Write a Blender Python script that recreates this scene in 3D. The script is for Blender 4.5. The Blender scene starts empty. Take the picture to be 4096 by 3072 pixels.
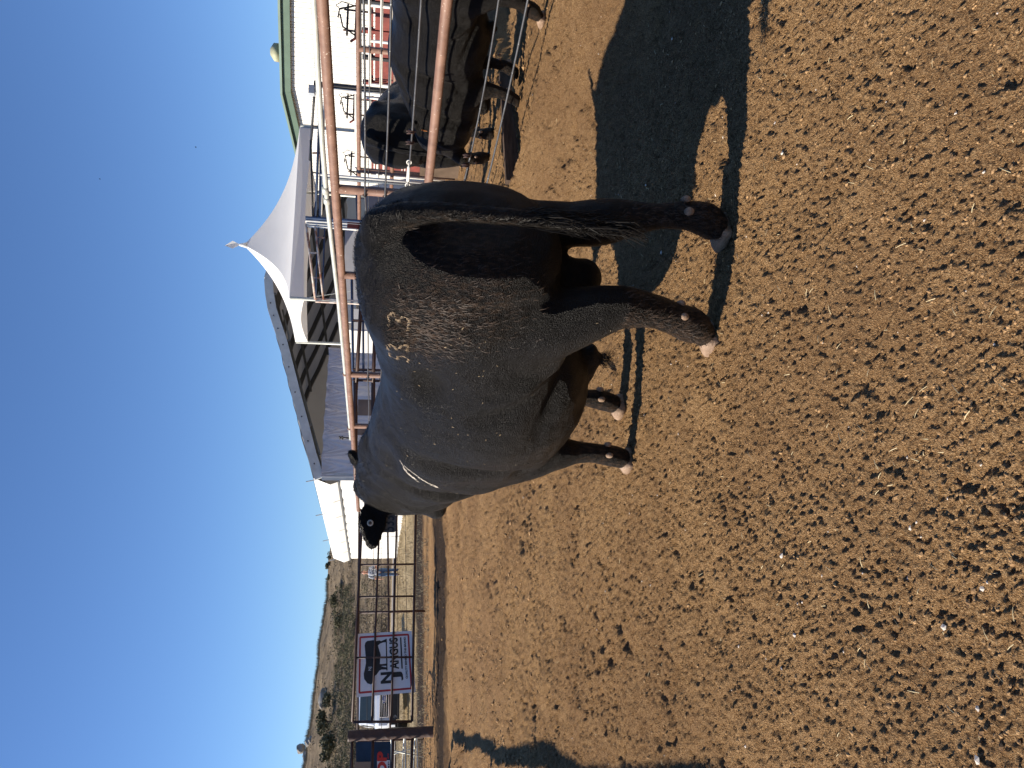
import bpy, bmesh, math, random
import numpy as np
from mathutils import Vector, Matrix, noise as mnoise
from mathutils.bvhtree import BVHTree

# ------------------------------------------------------------------ camera, light, exposure
scn = bpy.context.scene
PITCH, ROLL, CAMH = math.radians(10.05), math.radians(1.8), 1.45
Fv = Vector((0, math.cos(PITCH), -math.sin(PITCH)))
U0 = Vector((0, math.sin(PITCH), math.cos(PITCH)))
R0 = Vector((1, 0, 0))
Rv = R0*math.cos(ROLL) + U0*math.sin(ROLL)
Uv = -R0*math.sin(ROLL) + U0*math.cos(ROLL)
cd = bpy.data.cameras.new('camera')
cam = bpy.data.objects.new('camera', cd)
scn.collection.objects.link(cam)
cd.sensor_fit = 'HORIZONTAL'; cd.sensor_width = 36.0; cd.lens = 2900/4096*36
cd.clip_start = 0.05; cd.clip_end = 6000
m3 = Matrix((-Uv, Rv, -Fv)).transposed()      # the phone is held sideways: the picture's left is up
cam.matrix_world = Matrix.Translation((0, 0, CAMH)) @ m3.to_4x4()
scn.camera = cam
scn.render.resolution_x = 1024; scn.render.resolution_y = 768
scn.render.engine = 'CYCLES'
scn.view_settings.view_transform = 'Standard'
scn.view_settings.look = 'None'
scn.view_settings.exposure = 0.85
scn.view_settings.gamma = 1.0

SUN_EL, SUN_AZ = math.radians(30.0), math.radians(-91.5)   # azimuth from +Y towards +X
SUND = Vector((math.sin(SUN_AZ)*math.cos(SUN_EL), math.cos(SUN_AZ)*math.cos(SUN_EL), math.sin(SUN_EL)))
world = bpy.data.worlds.new('World'); scn.world = world; world.use_nodes = True
wn = world.node_tree; wn.nodes.clear()
sky = wn.nodes.new('ShaderNodeTexSky'); sky.sky_type = 'NISHITA'
sky.sun_disc = False; sky.sun_elevation = SUN_EL; sky.sun_rotation = SUN_AZ
sky.altitude = 300; sky.air_density = 1.0; sky.dust_density = 0.0; sky.ozone_density = 3.0
bg = wn.nodes.new('ShaderNodeBackground'); bg.inputs['Strength'].default_value = 0.088
wo = wn.nodes.new('ShaderNodeOutputWorld')
tint = wn.nodes.new('ShaderNodeMix'); tint.data_type = 'RGBA'; tint.blend_type = 'MULTIPLY'; tint.inputs[0].default_value = 1.0
tint.inputs[7].default_value = (0.60, 0.745, 0.97, 1)
wn.links.new(sky.outputs[0], tint.inputs[6]); wn.links.new(tint.outputs[2], bg.inputs[0]); wn.links.new(bg.outputs[0], wo.inputs[0])
sl = bpy.data.lights.new('sun', 'SUN'); sl.energy = 5.0; sl.angle = math.radians(0.53); sl.color = (1.0, 0.895, 0.75)
so = bpy.data.objects.new('sun', sl); scn.collection.objects.link(so)
so.rotation_euler = (-SUND).to_track_quat('-Z', 'Y').to_euler()

# ------------------------------------------------------------------ helpers
random.seed(7); rng = np.random.default_rng(7)
COL = scn.collection
D2 = Vector((-0.417, 0.909, 0)); N2 = Vector((0.909, 0.417, 0))    # along the pen, across the pen (to the right)
def W(a, c, z=0.0):                 # pen coordinates: a along, c across
    return Vector((D2.x*a + N2.x*c, D2.y*a + N2.y*c, z))

def tag(o, label=None, cat=None, group=None, kind=None):
    if label: o['label'] = label
    if cat: o['category'] = cat
    if group: o['group'] = group
    if kind: o['kind'] = kind
    return o
def empty(name, loc, label, cat, group=None):
    o = bpy.data.objects.new(name, None); COL.objects.link(o); o.location = loc
    o.empty_display_size = 0.1
    return tag(o, label, cat, group)
def link_mesh(name, me, mat, parent=None, smooth=False, world_space=True):
    o = bpy.data.objects.new(name, me); COL.objects.link(o)
    if mat is not None:
        me.materials.clear(); me.materials.append(mat)
    if smooth:
        me.polygons.foreach_set('use_smooth', [True]*len(me.polygons))
    if parent is not None:
        o.parent = parent
        if world_space:
            o.location = -Vector(parent.location)
    return o
class MB:
    """collects shapes, then links them as one mesh object"""
    def __init__(s): s.v = []; s.f = []
    def add(s, vs, fs):
        b = len(s.v); s.v += [tuple(p) for p in vs]; s.f += [tuple(b+i for i in f) for f in fs]; return s
    def box(s, c, sx, sy, sz, ax=None, ay=None, az=None):
        c = Vector(c); ax = Vector(ax or (1,0,0)); ay = Vector(ay or (0,1,0)); az = Vector(az or (0,0,1))
        vs = [c + ax*(i*sx/2) + ay*(j*sy/2) + az*(k*sz/2) for i in (-1,1) for j in (-1,1) for k in (-1,1)]
        return s.add(vs, [(0,1,3,2),(4,6,7,5),(0,4,5,1),(2,3,7,6),(0,2,6,4),(1,5,7,3)])
    def beam(s, p0, p1, w, h, up=(0,0,1)):
        p0 = Vector(p0); p1 = Vector(p1); d = (p1-p0); L = d.length; d = d/L
        u = Vector(up); x = d.cross(u)
        if x.length < 1e-4: x = d.cross(Vector((1,0,0)))
        x.normalize(); u = x.cross(d).normalized()
        return s.box((p0+p1)/2, L, w, h, d, x, u)
    def tube(s, pts, rad, n=12, cap=True):
        pts = [Vector(p) for p in pts]
        if not isinstance(rad, (list, tuple)): rad = [rad]*len(pts)
        vs = []; fs = []; prev = None
        for i, p in enumerate(pts):
            d = (pts[min(i+1, len(pts)-1)] - pts[max(i-1, 0)]).normalized()
            if prev is None:
                a = d.cross(Vector((0,0,1)))
                if a.length < 1e-3: a = d.cross(Vector((1,0,0)))
                a.normalize()
            else:
                a = (prev - d*prev.dot(d)).normalized()
            b = d.cross(a).normalized(); prev = a
            for k in range(n):
                t = 2*math.pi*k/n
                vs.append(p + (a*math.cos(t) + b*math.sin(t))*rad[i])
        for i in range(len(pts)-1):
            for k in range(n):
                fs.append((i*n+k, i*n+(k+1)%n, (i+1)*n+(k+1)%n, (i+1)*n+k))
        if cap:
            fs.append(tuple(range(n-1, -1, -1))); fs.append(tuple((len(pts)-1)*n+k for k in range(n)))
        return s.add(vs, fs)
    def ell(s, c, r, rot=None, nu=14, nv=9):
        c = Vector(c); vs = []; fs = []
        M = rot or Matrix.Identity(3)
        vs.append(c + M @ Vector((0,0,r[2])))
        for j in range(1, nv):
            th = math.pi*j/nv
            for i in range(nu):
                ph = 2*math.pi*i/nu
                vs.append(c + M @ Vector((r[0]*math.sin(th)*math.cos(ph), r[1]*math.sin(th)*math.sin(ph), r[2]*math.cos(th))))
        vs.append(c - M @ Vector((0,0,r[2])))
        for i in range(nu):
            fs.append((0, 1+i, 1+(i+1)%nu))
            for j in range(nv-2):
                a = 1+j*nu+i; b = 1+j*nu+(i+1)%nu
                fs.append((a, a+nu, b+nu, b))
            a = 1+(nv-2)*nu+i; b = 1+(nv-2)*nu+(i+1)%nu
            fs.append((a, len(vs)-1, b))
        return s.add(vs, fs)
    def mesh(s, name='mesh'):
        me = bpy.data.meshes.new(name); me.from_pydata(s.v, [], s.f); me.update(); return me
    def build(s, name, mat, parent=None, smooth=False, local=False):
        return link_mesh(name, s.mesh(name), mat, parent, smooth, not local)

def newmat(name, rough=0.7, spec=0.3, metal=0.0):
    m = bpy.data.materials.new(name); m.use_nodes = True
    nt = m.node_tree; b = nt.nodes['Principled BSDF']
    b.inputs['Roughness'].default_value = rough
    b.inputs['Specular IOR Level'].default_value = spec
    b.inputs['Metallic'].default_value = metal
    return m, nt, b
def nd(nt, t, **kw):
    n = nt.nodes.new(t)
    for k, v in kw.items():
        if k in n.inputs: n.inputs[k].default_value = v
        else: setattr(n, k, v)
    return n
def ramp(nt, src, stops, interp='LINEAR'):
    r = nt.nodes.new('ShaderNodeValToRGB'); cr = r.color_ramp; cr.interpolation = interp
    while len(cr.elements) > 1: cr.elements.remove(cr.elements[-1])
    cr.elements[0].position = stops[0][0]; cr.elements[0].color = (*stops[0][1], 1)
    for p, c in stops[1:]:
        e = cr.elements.new(p); e.color = (*c, 1)
    nt.links.new(src, r.inputs[0]); return r
def coord(nt, scale=(1,1,1), kind='Object'):
    tc = nt.nodes.new('ShaderNodeTexCoord'); mp = nt.nodes.new('ShaderNodeMapping')
    mp.inputs['Scale'].default_value = scale
    nt.links.new(tc.outputs[kind], mp.inputs[0]); return mp.outputs[0]
def noise(nt, vec, scale, detail=4, rough=0.55, dist=0.0):
    n = nt.nodes.new('ShaderNodeTexNoise')
    n.inputs['Scale'].default_value = scale; n.inputs['Detail'].default_value = detail
    n.inputs['Roughness'].default_value = rough; n.inputs['Distortion'].default_value = dist
    nt.links.new(vec, n.inputs['Vector']); return n
def mix(nt, fac, a, b, mode='MIX'):
    m = nt.nodes.new('ShaderNodeMix'); m.data_type = 'RGBA'; m.blend_type = mode
    for s, v in ((m.inputs[0], fac), (m.inputs[6], a), (m.inputs[7], b)):
        if isinstance(v, (int, float)): s.default_value = v
        elif isinstance(v, tuple): s.default_value = (*v, 1)
        else: nt.links.new(v, s)
    return m.outputs[2]
def bump(nt, b, h, strength=0.5, dist=0.01):
    n = nt.nodes.new('ShaderNodeBump'); n.inputs['Strength'].default_value = strength
    n.inputs['Distance'].default_value = dist
    nt.links.new(h, n.inputs['Height']); nt.links.new(n.outputs[0], b.inputs['Normal']); return n

def simple(name, col, rough=0.6, spec=0.3, metal=0.0, var=0.25, scale=6.0, bmp=0.0, bscale=60.0, col2=None, streak=(1,1,1)):
    m, nt, b = newmat(name, rough, spec, metal)
    v = coord(nt, streak)
    n = noise(nt, v, scale, 5, 0.6)
    c2 = col2 or tuple(c*(1-var) for c in col)
    r = ramp(nt, n.outputs['Fac'], [(0.32, c2), (0.62, col)])
    nt.links.new(r.outputs[0], b.inputs['Base Color'])
    if bmp:
        n2 = noise(nt, v, bscale, 4, 0.6); bump(nt, b, n2.outputs['Fac'], bmp, 0.01)
    return m
# ------------------------------------------------------------------ cattle
def fur_mat(name, dusty=0.35, brown=(0.030, 0.019, 0.013)):
    m, nt, b = newmat(name, 0.42, 0.15)
    v = coord(nt)
    n1 = noise(nt, v, 2.6, 5, 0.6)
    base = ramp(nt, n1.outputs['Fac'], [(0.35, (0.0016, 0.0015, 0.0015)), (0.66, (0.0048, 0.0040, 0.0036))])
    # hair grain: fine noise drawn out along the body
    vs = coord(nt, (38, 90, 60))
    n2 = noise(nt, vs, 3.2, 3, 0.6, 0.4)
    g = ramp(nt, n2.outputs['Fac'], [(0.38, (0.0, 0.0, 0.0)), (0.72, (1, 1, 1))])
    c1 = mix(nt, g.outputs[0], base.outputs[0], (0.0085, 0.0074, 0.0066))
    # dried dirt kept in patches of the coat (vertex layer)
    at = nt.nodes.new('ShaderNodeAttribute'); at.attribute_name = 'dirt'
    n3 = noise(nt, coord(nt, (30, 30, 12)), 2.2, 5, 0.65)
    d = nt.nodes.new('ShaderNodeMath'); d.operation = 'MULTIPLY'; d.use_clamp = True
    r3 = ramp(nt, n3.outputs['Fac'], [(0.46, (0, 0, 0)), (0.62, (1, 1, 1))])
    nt.links.new(r3.outputs[0], d.inputs[0]); nt.links.new(at.outputs['Fac'], d.inputs[1])
    c2 = mix(nt, d.outputs[0], c1, (0.050, 0.030, 0.018))
    nt.links.new(c2, b.inputs['Base Color'])
    rr = ramp(nt, n1.outputs['Fac'], [(0.3, (0.34,)*3), (0.7, (0.48,)*3)])
    nt.links.new(rr.outputs[0], b.inputs['Roughness'])
    b.inputs['Sheen Weight'].default_value = 0.0; b.inputs['Sheen Roughness'].default_value = 0.4
    b.inputs['Sheen Tint'].default_value = (0.8, 0.8, 0.9, 1)
    mx = nt.nodes.new('ShaderNodeMath'); mx.operation = 'ADD'
    n5 = noise(nt, coord(nt), 14, 3, 0.5)
    k5 = nt.nodes.new('ShaderNodeMath'); k5.operation = 'MULTIPLY'; k5.inputs[1].default_value = 1.6
    nt.links.new(n5.outputs['Fac'], k5.inputs[0])
    nt.links.new(n2.outputs['Fac'], mx.inputs[0]); nt.links.new(k5.outputs[0], mx.inputs[1])
    bump(nt, b, mx.outputs[0], 1.0, 0.012)
    return m

def ring_loft(rows, n=28):
    """rows: (x, yc, ztop, zbot, halfwidth, squareness, widest height 0..1)"""
    vs = []; fs = []
    for (x, yc, zt, zb, w, sq, wh) in rows:
        zc = zb + (zt-zb)*wh
        for k in range(n):
            t = 2*math.pi*k/n; c, s_ = math.cos(t), math.sin(t)
            e = 2.0/sq
            yy = math.copysign(abs(c)**e, c)*w
            h = (zt-zc) if s_ > 0 else (zc-zb)
            zz = math.copysign(abs(s_)**e, s_)*h
            vs.append((x, yc+yy, zc+zz))
    m = len(rows)
    for i in range(m-1):
        for k in range(n):
            fs.append((i*n+k, (i+1)*n+k, (i+1)*n+(k+1)%n, i*n+(k+1)%n))
    fs.append(tuple(range(n))); fs.append(tuple((m-1)*n+k for k in range(n-1, -1, -1)))
    return vs, fs

def limb(mb, pts, n=14):
    """pts: (x, y, z, half length fore-aft, half width sideways): rings level with the ground-ish"""
    vs = []; fs = []
    P = [Vector(p[:3]) for p in pts]
    for i, p in enumerate(pts):
        d = (P[min(i+1, len(P)-1)] - P[max(i-1, 0)]).normalized()
        side = Vector((0, 1, 0)); side = (side - d*side.dot(d)).normalized(); fwd = side.cross(d).normalized()
        for k in range(n):
            t = 2*math.pi*k/n
            vs.append(P[i] + fwd*(math.cos(t)*p[3]) + side*(math.sin(t)*p[4]))
    for i in range(len(P)-1):
        for k in range(n):
            fs.append((i*n+k, i*n+(k+1)%n, (i+1)*n+(k+1)%n, (i+1)*n+k))
    fs.append(tuple(range(n-1, -1, -1))); fs.append(tuple((len(P)-1)*n+k for k in range(n)))
    mb.add(vs, fs)

def remesh(mb, voxel, smooth, name):
    me = mb.mesh(name)
    bm = bmesh.new(); bm.from_mesh(me); bmesh.ops.recalc_face_normals(bm, faces=bm.faces); bm.to_mesh(me); bm.free()
    o = bpy.data.objects.new(name+'_tmp', me); COL.objects.link(o)
    r = o.modifiers.new('r', 'REMESH'); r.mode = 'VOXEL'; r.voxel_size = voxel
    s = o.modifiers.new('s', 'SMOOTH'); s.factor = 0.5; s.iterations = smooth
    dg = bpy.context.evaluated_depsgraph_get(); dg.update()
    out = bpy.data.meshes.new_from_object(o.evaluated_get(dg)); out.name = name
    bpy.data.objects.remove(o); bpy.data.meshes.remove(me)
    return out

def legs_default():
    """joint tables in bull space: x forward, y left, z up"""
    LH = [(.14,.20,1.05,.22,.13), (.12,.22,.90,.20,.135), (.07,.225,.78,.18,.135), (.01,.215,.67,.145,.12), (-.03,.205,.58,.118,.10), (-.05,.196,.50,.098,.084),
          (-.035,.188,.42,.084,.078), (-.01,.184,.32,.070,.070), (.03,.182,.235,.068,.068), (.062,.180,.165,.080,.076), (.085,.18,.12,.078,.074), (.115,.18,.08,.058,.062), (.14,.18,.05,.062,.062)]
    RH = [(.03,-.18,1.05,.22,.13), (-.02,-.205,.90,.19,.135), (-.07,-.205,.78,.13,.115), (-.10,-.195,.68,.105,.095), (-.13,-.185,.59,.105,.095), (-.16,-.18,.51,.098,.084),
          (-.19,-.178,.42,.072,.068), (-.21,-.178,.32,.058,.055), (-.225,-.178,.235,.060,.055), (-.225,-.178,.165,.066,.062), (-.21,-.178,.12,.070,.068), (-.19,-.178,.08,.060,.064), (-.165,-.178,.05,.064,.064)]
    LF = [(1.33,.22,1.00,.22,.13), (1.37,.235,.84,.18,.13), (1.37,.225,.70,.135,.115), (1.32,.21,.58,.115,.105), (1.29,.20,.49,.094,.090), (1.285,.195,.42,.086,.080),
          (1.29,.19,.35,.064,.062), (1.30,.188,.26,.058,.057), (1.325,.186,.185,.064,.058), (1.345,.186,.13,.066,.062), (1.365,.186,.08,.056,.060), (1.385,.186,.05,.060,.060)]
    RF = [(1.27,-.22,1.00,.22,.13), (1.30,-.235,.84,.18,.13), (1.31,-.225,.70,.125,.11), (1.30,-.205,.58,.100,.085), (1.295,-.185,.49,.080,.074), (1.295,-.18,.42,.072,.064),
          (1.295,-.178,.35,.052,.050), (1.30,-.177,.26,.049,.047), (1.315,-.177,.185,.064,.058), (1.335,-.177,.13,.066,.062), (1.36,-.179,.08,.056,.060), (1.38,-.179,.05,.060,.060)]
    return [LH, RH, LF, RF]

BODY = [(-.285,0,1.30,.94,.16,2.2,.5), (-.25,0,1.41,.82,.26,2.2,.5), (-.17,0,1.53,.76,.325,2.3,.5), (-.05,0,1.585,.74,.345,2.3,.53), (.10,0,1.575,.72,.37,2.4,.55),
        (.26,0,1.535,.68,.375,2.4,.53), (.42,0,1.50,.56,.39,2.3,.48), (.60,0,1.475,.455,.425,2.25,.46), (.80,0,1.46,.40,.45,2.25,.45), (1.0,0,1.47,.40,.445,2.25,.45),
        (1.18,0,1.495,.42,.415,2.25,.45), (1.34,0,1.515,.46,.38,2.2,.47), (1.50,0,1.54,.52,.35,2.2,.5), (1.63,0,1.56,.62,.31,2.2,.5), (1.78,.01,1.585,.74,.285,2.2,.5),
        (1.92,.025,1.60,.86,.26,2.1,.52), (2.05,.04,1.60,.95,.23,2.1,.52), (2.16,.05,1.57,1.03,.18,2.0,.52)]

def hoof_claws(mb, toe, fwd):
    """two claws, x forward of the fetlock"""
    fx = Vector(fwd).normalized(); sx = Vector((-fx.y, fx.x, 0))
    for s in (-1, 1):
        c = Vector(toe) + sx*(s*0.031)
        rows = [(-.055, .030, .062), (-.02, .036, .080), (.025, .037, .066), (.065, .030, .040), (.092, .014, .016)]
        vs = []; fs = []; n = 10
        for (dx, w, h) in rows:
            for k in range(n):
                t = math.pi*k/(n-1)
                vs.append(c + fx*dx + sx*(math.cos(t)*w) + Vector((0,0,math.sin(t)**.8*h)) )
        for i in range(len(rows)-1):
            for k in range(n):
                fs.append((i*n+k, i*n+(k+1)%n, (i+1)*n+(k+1)%n, (i+1)*n+k))
        fs.append(tuple(range(n-1, -1, -1))); fs.append(tuple((len(rows)-1)*n+k for k in range(n)))
        mb.add(vs, fs)

def head_shapes(mb, H):
    """H maps head space (x out the nose, y left, z up, origin at the poll) to bull space"""
    def e(c, r, ry=0.0):
        rot = H.to_3x3() @ Matrix.Rotation(ry, 3, 'Y')
        mb.ell(H @ Vector(c), r, rot, 16, 11)
    e((.02,0,-.06), (.115,.125,.12))
    e((.10,0,-.12), (.17,.125,.13), 0.15)
    e((.24,0,-.15), (.19,.098,.105), 0.12)
    e((.38,0,-.18), (.14,.085,.085))
    e((.475,0,-.195), (.075,.088,.075))
    e((.09,.075,-.19), (.14,.06,.13), 0.2); e((.09,-.075,-.19), (.14,.06,.13), 0.2)
    e((.16,.10,-.075), (.045,.026,.035)); e((.16,-.10,-.075), (.045,.026,.035))
    e((.42,0,-.26), (.08,.055,.035))
    e((-.01,0,.02), (.085,.075,.05))

def leaf(mb, M, L, w, thick, droop=0.0):
    """ear: leaf shape, x along its length, y its width"""
    prof = [(0, .40), (.12, .62), (.28, .95), (.45, 1.0), (.62, .86), (.80, .62), (.92, .42), (1.0, .24)]
    vs = []; fs = []; n = 12
    for (t, ww) in prof:
        for k in range(n):
            a = 2*math.pi*k/n
            vs.append(M @ Vector((t*L, math.cos(a)*w/2*ww, math.sin(a)*thick/2 - abs(math.cos(a))**2*.03*ww - droop*t*t)))
    m = len(prof)
    for i in range(m-1):
        for k in range(n):
            fs.append((i*n+k, i*n+(k+1)%n, (i+1)*n+(k+1)%n, (i+1)*n+k))
    fs.append(tuple(range(n-1, -1, -1))); fs.append(tuple((m-1)*n+k for k in range(n)))
    mb.add(vs, fs)

def basis(origin, x, y):
    x = Vector(x).normalized(); y = Vector(y); y = (y - x*y.dot(x)).normalized(); z = x.cross(y)
    return Matrix.Translation(origin) @ Matrix((x, y, z)).transposed().to_4x4()

def strands(me, n, region, length, width, flow, seed, lift=.25, jitter=.5):
    """short hairs: thin tapered triangles rooted on the coat, lying along flow"""
    r = random.Random(seed)
    me.calc_loop_triangles()
    co = [v.co.copy() for v in me.vertices]
    tris = [(t.vertices, t.area, t.normal.copy()) for t in me.loop_triangles]
    w = []
    for t, a, nn in tris:
        c = (co[t[0]]+co[t[1]]+co[t[2]])/3
        w.append(a*region(c, nn))
    tot = sum(w)
    mb = MB()
    if tot <= 0: return mb
    idx = r.choices(range(len(tris)), weights=w, k=n)
    V = mb.v; Fc = mb.f
    for i in idx:
        t, a, nn = tris[i]
        u, v = r.random(), r.random()
        if u+v > 1: u, v = 1-u, 1-v
        p = co[t[0]]*(1-u-v) + co[t[1]]*u + co[t[2]]*v
        f = Vector(flow(p)) + Vector((r.gauss(0, jitter), r.gauss(0, jitter), r.gauss(0, jitter)))*.5
        f = (f - nn*f.dot(nn))
        if f.length < 1e-4: continue
        f = (f.normalized() + nn*lift*r.uniform(.4, 1.6)).normalized()
        L = length*r.uniform(.5, 1.3)
        s_ = f.cross(nn).normalized()*width*.5
        mid = p + f*L*.55 + nn*L*.04
        tip = p + f*L - nn*L*lift*.35
        b = len(V); q = p - nn*.002
        V += [tuple(q+s_), tuple(q-s_), tuple(mid-s_*.7), tuple(mid+s_*.7), tuple(tip)]
        Fc += [(b, b+1, b+2, b+3), (b+3, b+2, b+4)]
    return mb

def make_bull(name, loc, yaw, label, mats, H, legs, body=BODY, voxel=.0145, smooth=7, dirt=None, curve=None, tail=True, earL=None, earR=None, hooks=True, extra=None, group=None):
    root = empty(name, loc, label, 'bull', group)
    root.rotation_euler = (0, 0, yaw)
    mb = MB()
    mb.add(*ring_loft(body))
    for L in legs: limb(mb, L)
    mb.ell((.06,.25,1.36), (.12,.10,.11)); mb.ell((.06,-.25,1.36), (.12,.10,.11))           # hooks
    mb.ell((-.08,.17,1.08), (.19,.165,.30)); mb.ell((-.08,-.17,1.08), (.19,.165,.30))        # rounds
    mb.ell((.17,.24,.90), (.24,.11,.24)); mb.ell((.05,-.24,.90), (.24,.11,.24))              # stifles
    mb.ell((1.32,.27,1.08), (.24,.13,.30)); mb.ell((1.27,-.27,1.08), (.24,.13,.30))          # shoulders
    mb.ell((1.50,0,.64), (.20,.17,.17)); mb.ell((1.62,0,.90), (.17,.20,.26))                 # brisket
    mb.ell((-.19,0,1.47), (.11,.08,.09))                                                   # tail head
    mb.ell((1.70,0,1.44), (.26,.13,.15))                                                     # crest
    if tail:
        limb(mb, [(-.15,0,1.53,.05,.06), (-.25,.0,1.48,.046,.056), (-.31,.015,1.39,.040,.050), (-.352,.038,1.28,.036,.044), (-.370,.052,1.14,.032,.039),
                  (-.378,.062,1.0,.030,.037), (-.376,.066,.86,.030,.037), (-.368,.068,.74,.028,.034), (-.355,.068,.62,.020,.026)], 12)
    mb.ell((.05,-.03,.70), (.09,.11,.14)); mb.ell((.05,-.03,.615), (.085,.10,.095))             # scrotum
    mb.ell((.70,0,.44), (.20,.07,.06)); mb.ell((.62,0,.40), (.05,.035,.045))                  # sheath
    head_shapes(mb, H)
    ez = Vector((0, 0, 1)); HR = H.to_3x3()
    d1 = Vector(earL) if earL else HR @ Vector((-.1, 1, -.1)); d2 = Vector(earR) if earR else HR @ Vector((-.1, -1, .1))
    e1 = basis(H @ Vector((-.0, .09, -.05)), d1, ez if earL else HR @ Vector((.3, 0, 1)))
    e2 = basis(H @ Vector((-.0, -.09, -.03)), d2, ez if earR else HR @ Vector((.3, 0, 1)))
    leaf(mb, e1, .32, .19, .040); leaf(mb, e2, .21, .11, .034)
    if extra: extra(mb)
    me = remesh(mb, voxel, smooth, 'body')
    nv = len(me.vertices); co = np.empty(nv*3); me.vertices.foreach_get('co', co); co = co.reshape(-1, 3)
    no = np.empty(nv*3); me.vertices.foreach_get('normal', no); no = no.reshape(-1, 3)
    disp = np.array([mnoise.noise(Vector((x*5, y*5, z*4)))*.007 + mnoise.noise(Vector((x*18, y*18, z*9)))*.0025 for x, y, z in co])
    nz = np.array([mnoise.noise(Vector((x*3, y*3, z*5+4))) for x, y, z in co])
    fold = np.sin(co[:, 0]*40 + co[:, 2]*9 + np.sin(co[:, 2]*14)*.9 + nz*7)*np.clip(.6+nz*1.6, .1, 1)
    wf = np.clip((co[:, 0]-1.60)/.18, 0, 1)*np.clip((2.12-co[:, 0])/.12, 0, 1)*np.clip((co[:, 2]-.85)/.2, 0, 1)
    disp += fold*wf*.006
    rib = np.sin(co[:, 0]*34 - co[:, 2]*5)
    wr = np.clip((co[:, 0]-.5)/.2, 0, 1)*np.clip((1.15-co[:, 0])/.2, 0, 1)*np.clip((1.3-co[:, 2])/.3, 0, 1)*np.clip((co[:, 2]-.7)/.2, 0, 1)
    disp += rib*wr*.0018
    X_, Z_ = co[:, 0], co[:, 2]; side = np.clip(np.abs(co[:, 1])/.12, 0, 1)
    def g(x0, z0, sx, sz, rot=0.0):
        c_, s_ = math.cos(rot), math.sin(rot); dx, dz = X_-x0, Z_-z0
        return np.exp(-((dx*c_+dz*s_)/sx)**2-((-dx*s_+dz*c_)/sz)**2)
    disp += 1.45*side*(-.045*g(.40, 1.27, .13, .08) - .030*g(.50, .66, .24, .06, .35) + .030*g(.36, .84, .05, .20, -.6) - .020*g(.48, .92, .07, .16, -.5) - .030*g(1.07, .98, .055, .28, .12) + .022*g(1.20, 1.18, .10, .24, .15)
                  - .030*g(1.58, 1.15, .05, .30, .25) + .020*g(1.70, 1.05, .07, .25, .2) - .028*g(1.20, .70, .07, .07) + .022*g(1.45, .92, .10, .12) + .018*g(.80, .92, .22, .22)
                  - .016*g(-.13, .98, .05, .20, .1) + .018*g(.02, 1.10, .12, .16) + .020*g(.08, 1.42, .10, .06)  - .020*g(1.30, 1.40, .16, .05) + .014*g(1.95, 1.15, .06, .18))
    disp += np.array([mnoise.noise(Vector((x*2.6+9, y*2.6, z*2.6)))*.012 for x, y, z in co])
    co = co + no*disp[:, None]
    if curve: co = curve(co)
    me.vertices.foreach_set('co', co.ravel()); me.update()
    at = me.attributes.new('dirt', 'FLOAT', 'POINT')
    dv = dirt(co) if dirt else np.clip((.5-co[:, 2])/.4, 0, 1)*.6
    at.data.foreach_set('value', dv.astype(np.float32))
    bo = link_mesh('body', me, mats['fur'], root, True, False)
    for L in legs:
        t = L[-1]
        hm = MB(); hoof_claws(hm, (t[0]+.02, t[1], 0.0), (1, 0, 0))
        hm.build('hoof', mats['hoof'], root, True, True)
        q = L[-5] if len(L) == 13 else L[-4]
        for s in (-1, 1):
            dw = MB(); dw.ell((q[0]-q[3]*.88, q[1]+s*.034, q[2]-.012), (.020, .016, .022), None, 10, 7)
            dw.build('dewclaw', mats['hoof'], root, True, True)
    return root, bo, me
M = {}
M['fur'] = fur_mat('black_coat')
M['hoof'] = simple('horn', (0.30, 0.205, 0.14), .6, .3, 0, .45, 22, .4, 90, (0.15, 0.095, 0.06), (1, 1, 2))
M['hair'] = simple('coarse_hair', (0.012, 0.0105, 0.0095), .5, .15, 0, .5, 9)
M['fine_hair'] = simple('fine_coat_hair', (0.014, 0.0125, 0.0115), .45, .3, 0, .6, 30)
M['dusty_hair'] = simple('dusty_hair', (0.060, 0.036, 0.022), .6, .3, 0, .5, 30, col2=(0.02, 0.016, 0.014))

BX, BY = .47, 3.0
BYAW = math.atan2(.848, -.529)
def head_matrix(pos, yaw, pitch, roll=0):
    return Matrix.Translation(pos) @ Matrix.Rotation(yaw, 4, 'Z') @ Matrix.Rotation(pitch, 4, 'Y') @ Matrix.Rotation(roll, 4, 'X')
def main_dirt(co):
    x, y, z = co[:, 0], co[:, 1], co[:, 2]
    low = np.clip((.55-z)/.3, 0, 1)*.8
    rump = np.clip(1-np.abs(z-1.15)/.33, 0, 1)*np.clip((.05-x)/.2, 0, 1)*np.clip((y+.05)/.1, 0, 1)*.6
    loin = np.exp(-((x+.02)/.14)**2-((z-1.31)/.11)**2)*np.clip(y/.1, 0, 1)*1.0
    return np.clip(low+rump*1.3+loin, 0, 1)
HM = head_matrix((2.13, .055, 1.53), math.radians(6), math.radians(40))
bull, bull_body, bme = make_bull('bull', (BX, BY, 0), BYAW, 'large black bull in the foreground seen from behind with number brand on its flank', M, HM, legs_default(), dirt=main_dirt, earL=(.30,.95,-.02), earR=(-.35,-.62,.72))
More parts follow.
